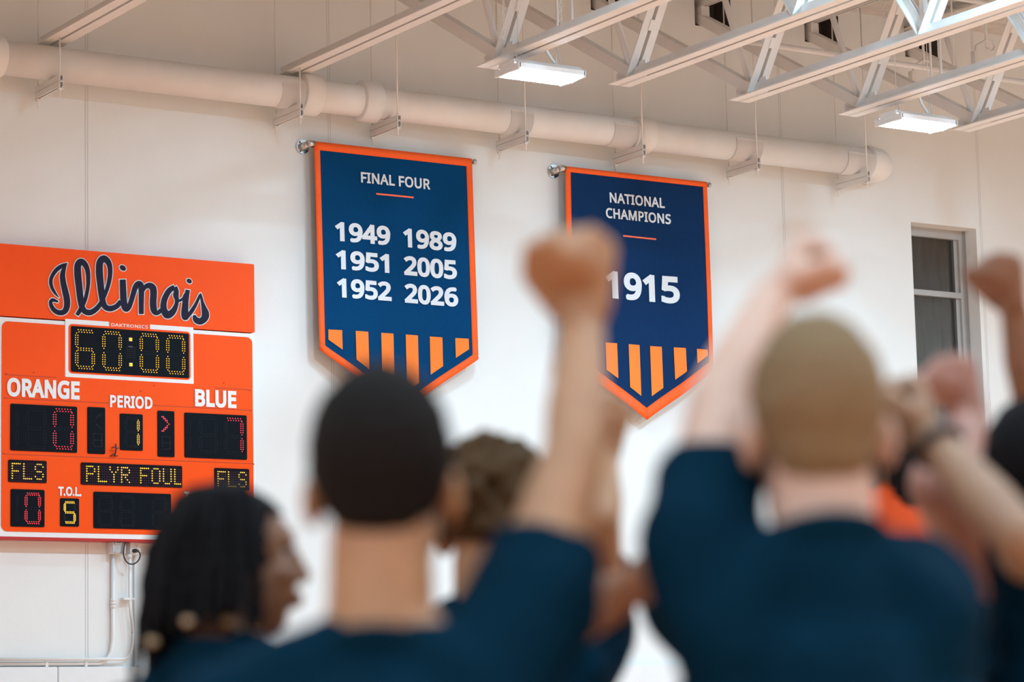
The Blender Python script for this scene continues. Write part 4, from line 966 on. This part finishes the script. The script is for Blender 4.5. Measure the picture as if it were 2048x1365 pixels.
def ruffle(me, fn):
    n = len(me.vertices); co = [0.0]*(3*n); no = [0.0]*(3*n)
    me.vertices.foreach_get('co', co); me.vertices.foreach_get('normal', no)
    for i in range(n):
        k = fn(Vector(co[3*i:3*i+3]))
        for j in range(3): co[3*i+j] += no[3*i+j]*k
    me.vertices.foreach_set('co', co); me.update()
def fist(bm, w, d, p, k=1.0):
    """closed hand: w wrist, d forearm direction, p palm-side direction; thumb leaves the side of the palm"""
    d = d.normalized(); p = (p - d*p.dot(d)).normalized(); s = d.cross(p).normalized()
    P = lambda a, b, c: w + (d*a + p*b + s*c)*k
    # palm: a tapering pad from wrist to knuckles
    for c0, c1 in ((-.018, -.030), (-.006, -.010), (.006, .010), (.018, .030)):
        capsule(bm, P(.012, .002, c0), .019*k, P(.078, .000, c1), .0155*k, 10)
    lens = ((-.031, .92), (-.0105, 1.06), (.0105, 1.0), (.031, .84))
    for c, L in lens:
        kn = P(.084, .002, c); a = P(.090, .040*L, c*.97); b = P(.060, .056*L, c*.93); e = P(.040, .030, c*.9)
        capsule(bm, kn, .0118*k, a, .0108*k, 10); capsule(bm, a, .0106*k, b, .0098*k, 10); capsule(bm, b, .0096*k, e, .0088*k, 10)
    capsule(bm, P(.060, .024, .006), .0125*k, P(.060, .024, .030), .0125*k, 10)      # the closed palm behind the fingers
    t0 = P(.020, .012, -.030); t1 = P(.050, .040, -.046); t2 = P(.072, .066, -.028); t3 = P(.074, .070, .002)
    capsule(bm, t0, .0150*k, t1, .0128*k, 10); capsule(bm, t1, .0122*k, t2, .0112*k, 10); capsule(bm, t2, .0108*k, t3, .0095*k, 10)
def person(label, hp, dep, skin_m, shirt_m, hair, yaw=0, turn=0, s=1.0, arms=None, vox=.007, neck=-.155, sleeve=.5, hand=1.0, w=1.0, ak=1.0):
    """hp pixel of the head centre at that depth; arms: side -> list of world points shoulder, elbow, wrist plus (hand dir, palm dir)"""
    hc = at_depth(hp[0], hp[1], dep)
    a = math.radians(-yaw); Fv = (Matrix.Rotation(a, 3, 'Z') @ FH); Rv = Vector((Fv.y, -Fv.x, 0)); U = Vector((0, 0, 1))
    b = math.radians(-yaw-turn); Fh = (Matrix.Rotation(b, 3, 'Z') @ FH); Rh = Vector((Fh.y, -Fh.x, 0))
    B = lambda r, f, u: hc + (Rv*(r*w) + Fv*f + U*u)*s
    Hd = lambda r, f, u: hc + (Rh*r + Fh*f + U*u)*s
    Rot = Matrix((Rh, Fh, U)).transposed().to_4x4()
    root = empty('person', (hc.x, hc.y, 0), label, 'person')
    bm = bmesh.new()
    E = lambda c, r, m=None: ico(bm, c, tuple(q*s for q in r), 3, Rot @ m if m else Rot)
    # head with face
    E(Hd(0, -.008, .020), (.074, .094, .088)); E(Hd(0, .030, -.035), (.060, .064, .088)); E(Hd(0, .040, -.098), (.036, .040, .030))
    E(Hd(0, .020, -.06), (.062, .055, .055)); E(Hd(0, .070, .034), (.046, .022, .022))
    capsule(bm, Hd(0, .088, .012), .009*s, Hd(0, .107, -.030), .0125*s, 10)
    for q in (-1, 1):
        ico(bm, Hd(q*.012, .097, -.034), .010*s); E(Hd(q*.030, .080, .024), (.020, .012, .008)); E(Hd(q*.036, .066, -.028), (.022, .020, .018))
        E(Hd(q*.080, -.012, -.022), (.010, .022, .034), Matrix.Rotation(q*.35, 4, 'Z')); E(Hd(q*.077, -.004, -.026), (.012, .014, .022))
    E(Hd(0, .094, -.062), (.024, .012, .007)); E(Hd(0, .091, -.075), (.021, .013, .008))
    # neck, trunk
    capsule(bm, Hd(0, -.022, -.06), .060*s, B(0, -.045, -.20), .064*s)
    for q in (-1, 1):
        capsule(bm, B(q*.035, -.050, min(-.16, neck+.005)), .045*s, B(q*.13, -.055, -.245), .050*s)
        capsule(bm, B(q*.09, -.035, -.37), .105*s*(.5+.5*w), B(q*.075, -.03, -.66), .10*s*(.5+.5*w))
        capsule(bm, B(q*.085, -.02, -.78), .105*s, B(q*.10, -.02, -.90), .092*s)
    capsule(bm, B(0, -.04, -.32), .12*s, B(0, -.03, -.78), .115*s)
    zf = -hc.z/s + .0
    for q in (-1, 1):
        zk = zf*.5 - .43
        capsule(bm, B(q*.10, -.02, -.90), .090*s, B(q*.12, .02, zk), .056*s); capsule(bm, B(q*.12, .02, zk), .056*s, B(q*.125, -.02, zf+.09), .040*s)
        capsule(bm, B(q*.125, -.04, zf+.045), .036*s, B(q*.14, .13, zf+.034), .030*s)
    if arms is None: arms = {}
    sl = []
    for q, nm in ((-1, 'L'), (1, 'R')):
        if nm in arms:
            sh, el, wr, hd, pd = arms[nm][:5]
        else:
            sh = B(q*.195, -.045, -.285); el = B(q*.255, -.07, -.60); wr = B(q*.245, .05, -.86); hd = (wr-el); pd = -Rv*q
        capsule(bm, B(q*.11, -.05, -.27), .065*s, sh, .072*s)
        m1 = sh.lerp(el, .45); capsule(bm, sh, .064*s, m1, .049*s*ak); capsule(bm, m1, .049*s*ak, el, .037*s*ak)
        m2 = el.lerp(wr, .30); capsule(bm, el, .037*s*ak, m2, .0385*s*ak); capsule(bm, m2, .0385*s*ak, wr, .0262*s)
        fist(bm, wr, hd.normalized(), pd, s*hand)
        sl.append((q, sh, el))
    body = blend('body', bm, vox, skin_m, root, 5)
    for q in (-1, 1):
        bm = bmesh.new(); ico(bm, Hd(q*.031, .0690, .004), .0098*s, 2); e = obj('eye', bm, EYEW, root, True)
        bm = bmesh.new(); ico(bm, Hd(q*.031, .0745, .004), .0060*s, 2); obj('iris', bm, EYEI, e, True)
    # shirt
    bm = bmesh.new(); g = .014
    for q in (-1, 1):
        capsule(bm, B(q*.045, -.053, min(neck-.02, -.172)), (.047+g)*s, B(q*.13, -.055, -.245), (.050+g)*s)
        capsule(bm, B(q*.09, -.035, -.37), (.107+g)*s*(.5+.5*w), B(q*.075, -.03, -.66), (.104+g)*s*(.5+.5*w))
        capsule(bm, B(q*.075, -.03, -.66), (.104+g)*s*(.5+.5*w), B(q*.09, -.02, -.86), (.108+g)*s*(.5+.5*w))
    capsule(bm, B(0, -.045, -.32), (.122+g)*s, B(0, -.03, -.80), (.118+g)*s); capsule(bm, B(0, -.056, neck-.055), (.068+g)*s, B(0, -.052, -.32), (.108+g)*s*(.5+.5*w))
    ringp = [B((.066+g*.6)*math.cos(t), -.043+(.066+g*.6)*math.sin(t), neck-.012-.022*math.sin(t)) for t in [i*math.pi/12 for i in range(25)]]
    tube(bm, ringp, .012*s, 8)
    for q, sh, el in sl:
        capsule(bm, B(q*.11, -.05, -.27), (.065+g)*s, sh, (.068+g)*s)
        c = sh.lerp(el, sleeve); tube(bm, [sh, sh.lerp(el, sleeve*.5), c], [(.066+g)*s, (.056+g)*s, (.054+g)*s], 18); ico(bm, sh, (.066+g)*s)
    sho = blend('shirt', bm, .008, shirt_m, root, 8)
    # soft folds
    ruffle(sho.data, lambda c: noise.noise(c*7.0)*.009 + noise.noise(c*16.0)*.004)
    bm = bmesh.new(); tube(bm, [p + Vector((0, 0, .006*s)) for p in ringp], .0095*s, 8); obj('collar', bm, shirt_m, root, True)
    bm = bmesh.new()
    for q in (-1, 1): capsule(bm, B(q*.085, -.02, -.82), .125*s, B(q*.115, .0, zf*.5-.40), .092*s)
    blend('shorts', bm, .014, SHORTS, root, 4)
    for q in (-1, 1):
        bm = bmesh.new(); capsule(bm, B(q*.125, -.05, zf+.056), .048*s, B(q*.142, .15, zf+.046), .042*s); capsule(bm, B(q*.125, -.04, zf+.12), .05*s, B(q*.125, -.05, zf+.056), .048*s)
        sh_ = blend('shoe', bm, .012, SHOE, root, 3)
        for v in sh_.data.vertices: v.co.z = max(v.co.z, .001)
    hair(root, Hd, Rot, s)
    return root
def hair_crop(m, nape=-.055, thick=.0085, top=.012):
    def f(root, Hd, Rot, s):
        bm = bmesh.new()
        E = lambda c, r: ico(bm, c, tuple(q*s for q in r), 4, Rot)
        E(Hd(0, -.022, .024+top*.4), (.074+thick, .096+thick*.4, .087+top))
        E(Hd(0, -.018, .060), (.060+thick, .082, .060+top)); E(Hd(0, -.050, nape+.045), (.062, .054, .060)); E(Hd(0, -.045, .02), (.073+thick*.6, .072, .07))
        o = blend('hair', bm, .006, m, root, 6)
        ruffle(o.data, lambda c: noise.noise(c*55)*.0028)
    return f
def hair_curls(m, n=230, spread=.016, r=.015):
    def f(root, Hd, Rot, s):
        rnd = random.Random(4); bm = bmesh.new()
        ico(bm, Hd(0, -.012, .03), (.08*s, .10*s, .092*s), 3, Rot)
        for i in range(n):
            z = rnd.uniform(-.55, 1); a = rnd.uniform(0, 2*math.pi); q = math.sqrt(1-z*z)
            x, y = q*math.cos(a)*(.082+rnd.uniform(0, spread)), -.012 + q*math.sin(a)*(.102+rnd.uniform(0, spread))
            zz = .03 + z*(.094+rnd.uniform(0, spread))
            if y > .04 and zz < .06: continue
            ico(bm, Hd(x, y, zz), r*s*rnd.uniform(.7, 1.15), 2)
        blend('hair', bm, .006, m, root, 2)
    return f
def hair_long(m, length=.26, n=70, r=.012):
    def f(root, Hd, Rot, s):
        rnd = random.Random(9); bm = bmesh.new()
        ico(bm, Hd(0, -.012, .028), (.082*s, .102*s, .094*s), 3, Rot)
        for i in range(n):
            a = math.radians(rnd.uniform(-205, 25)); x, y = .080*math.cos(a), -.012 + .100*math.sin(a)
            z0 = rnd.uniform(-.01, .06); L = length*rnd.uniform(.8, 1.05)
            tube(bm, [Hd(x*.8, y*.8, z0+.05), Hd(x*1.05, y*1.05, z0), Hd(x*1.1, y*1.1-.004, z0-L*.5), Hd(x*1.0, y*1.02-.006, z0-L)], [r*s, r*1.2*s, r*1.1*s, r*.4*s], 8)
        blend('hair', bm, .006, m, root, 2)
    return f
def hair_braids(m):
    def f(root, Hd, Rot, s):
        rnd = random.Random(12); bm = bmesh.new()
        ico(bm, Hd(0, -.014, .026), (.081*s, .101*s, .094*s), 4, Rot)
        for v in list(bm.verts):
            l = Rot.inverted() @ (v.co - Hd(0, 0, 0)) / s
            if l.y > .050 and l.z < .070: bm.verts.remove(v)
        cap_ = obj('hair', bm, m, root, True)
        so = cap_.modifiers.new('thick', 'SOLIDIFY'); so.thickness = .014; so.offset = -1
        k = 0
        for i in range(58):
            a = math.radians(-200 + 220*(i+.5)/58 + rnd.uniform(-3, 3)); ring = (i % 3)
            x, y = math.cos(a), math.sin(a)
            L = rnd.uniform(.09, .14) if x > .45 else rnd.uniform(.16, .23); fl = rnd.uniform(.0, .022) + .012*ring
            pts = []
            for t in (0, .12, .3, .5, .75, 1):
                rr = (.02, .062, .083, .092, .095, .092)[(0, .12, .3, .5, .75, 1).index(t)] + fl*t
                zz = (.118, .105, .06, .01, 0, 0)[(0, .12, .3, .5, .75, 1).index(t)]
                if t > .5: zz = .01 - (t-.5)*2*L
                pts.append((Hd(x*rr*.98, y*rr*1.18 - .012, zz) + Vector((rnd.uniform(-.004, .004), rnd.uniform(-.004, .004), 0))))
            pp = [Vector(q) for q in catmull([tuple(q) for q in pts], 6)]
            bm = bmesh.new(); tube(bm, pp, [(.0078 + .0018*math.sin(j*1.9))*s for j in range(len(pp))], 7)
            b_ = obj('braid', bm, m, root)
            if i % 8 == 3:
                c = pp[-3]; bm = bmesh.new(); ico(bm, c, (.0115*s, .0115*s, .0095*s), 2); obj('bead', bm, BEAD, b_, True)
    return f
AD = at_depth
V = lambda r=0, f=0, u=0: RH*r + FH*f + Vector((0, 0, u))
person('dark short-haired man in navy shirt raising his right fist in front of the banners', (766, 962), 3.25, SK_TAN, SHIRT, hair_crop(HR_DARK, -.062, .010, .016), yaw=4, s=1.03, neck=-.192, sleeve=.36, w=.90,
       arms={'R': (AD(1066, 1200, 3.24), AD(1148, 905, 3.34), AD(1166, 640, 3.50), V(.03, .12, 1), V(-.55, -.85, 0))}, vox=.006, hand=1.08)
person('tall sandy-haired man in navy shirt with his pale left fist raised beside his head', (1632, 850), 3.3, SK_PALE, SHIRT, hair_crop(HR_SAND, -.070, .006, .012), yaw=-2, s=1.02, neck=-.135, sleeve=.50, w=.88,
       arms={'L': (AD(1404, 1090, 3.28), AD(1438, 800, 3.42), AD(1548, 590, 3.56), V(.42, .55, .75), V(.75, 0, -.5)), 'R': (AD(1832, 1195, 3.32), AD(1855, 1590, 3.34), AD(1790, 1750, 3.46), V(-.3, .4, -.6), V(-1, 0, 0))}, vox=.006, hand=.98)
person('man with dark beaded braids below the scoreboard, face turned to the right', (478, 1118), 4.6, SK_BROWN, SHIRT, hair_braids(HR_BLACK), yaw=30, turn=50, s=1.02, vox=.005)
person('curly brown-haired person half hidden behind the raised arm in the centre', (986, 1046), 4.9, SK_TAN, SHIRT, hair_curls(HR_CURL), yaw=8, turn=12, s=1.1,
       arms={'R': (AD(1180, 1255, 4.9), AD(1196, 1040, 4.7), AD(1205, 920, 4.85), V(.2, .1, 1), V(-.6, -.5, 0))})
person('person behind the sandy-haired man, only a bent brown forearm in view', (1618, 925), 4.0, SK_DEEP, SHIRT, hair_crop(HR_BLACK), yaw=0, s=1.0, vox=.008,
       arms={'L': (AD(1385, 1195, 4.0), AD(1352, 1130, 3.78), AD(1240, 1188, 3.83), V(-1, .1, -.45), V(.2, 1, 0)), 'R': (AD(1800, 1180, 4.0), AD(1815, 1560, 4.05), AD(1800, 1880, 4.1), V(0, 0, -1), V(-1, 0, 0))})
person('person with long black hair and orange shirt just right of the sandy-haired man', (1786, 878), 7.0, SK_OLIVE, SHIRT_O, hair_long(HR_BLACK, .24), yaw=-8, s=1.0, vox=.009)
person('dark-haired person at right edge with bent rosy arm and fist before the window', (2062, 955), 4.6, SK_ROSE, SHIRT, hair_crop(HR_BLACK, -.075, .012, .014), yaw=-10, s=1.0,
       arms={'L': (AD(2005, 1165, 4.5), AD(1878, 968, 4.2), AD(1945, 832, 4.3), V(-.15, .05, 1), V(-1, -.1, 0))}, sleeve=.2, ak=1.32)
person('navy-shirted person at bottom right corner, forearm with dark bracelet reaching left', (2200, 905), 4.1, SK_OLIVE, SHIRT, hair_crop(HR_DARK), yaw=-12, s=1.03,
       arms={'L': (AD(2085, 1130, 4.05), AD(2036, 1072, 3.8), AD(1858, 872, 3.95), V(-.95, .15, .6), V(.4, .6, .6))}, hand=.9)
person('person beyond the right edge, only a raised brown fist beside the window in view', (2245, 850), 5.2, SK_DEEP, SHIRT, hair_crop(HR_BLACK), yaw=-5, s=1.0, vox=.008,
       arms={'L': (AD(2110, 1010, 5.1), AD(2060, 770, 4.8), AD(2030, 625, 4.8), V(-.05, .05, 1), V(-1, -.15, 0))}, hand=1.05)
# bracelet on the reaching forearm
c = AD(1878, 894, 3.933); d_ = (AD(1858, 872, 3.95) - AD(2036, 1072, 3.8)).normalized()
s_ = d_.cross(Vector((0, 0, 1))).normalized(); t_ = d_.cross(s_)
br = empty('bracelet', c, 'dark bracelet around the wrist reaching in from the right', 'bracelet')
bm = bmesh.new(); tube(bm, [c + (s_*math.cos(i*math.pi/10) + t_*math.sin(i*math.pi/10))*.035 for i in range(21)], .007, 8); obj('band', bm, BAND, br, True)
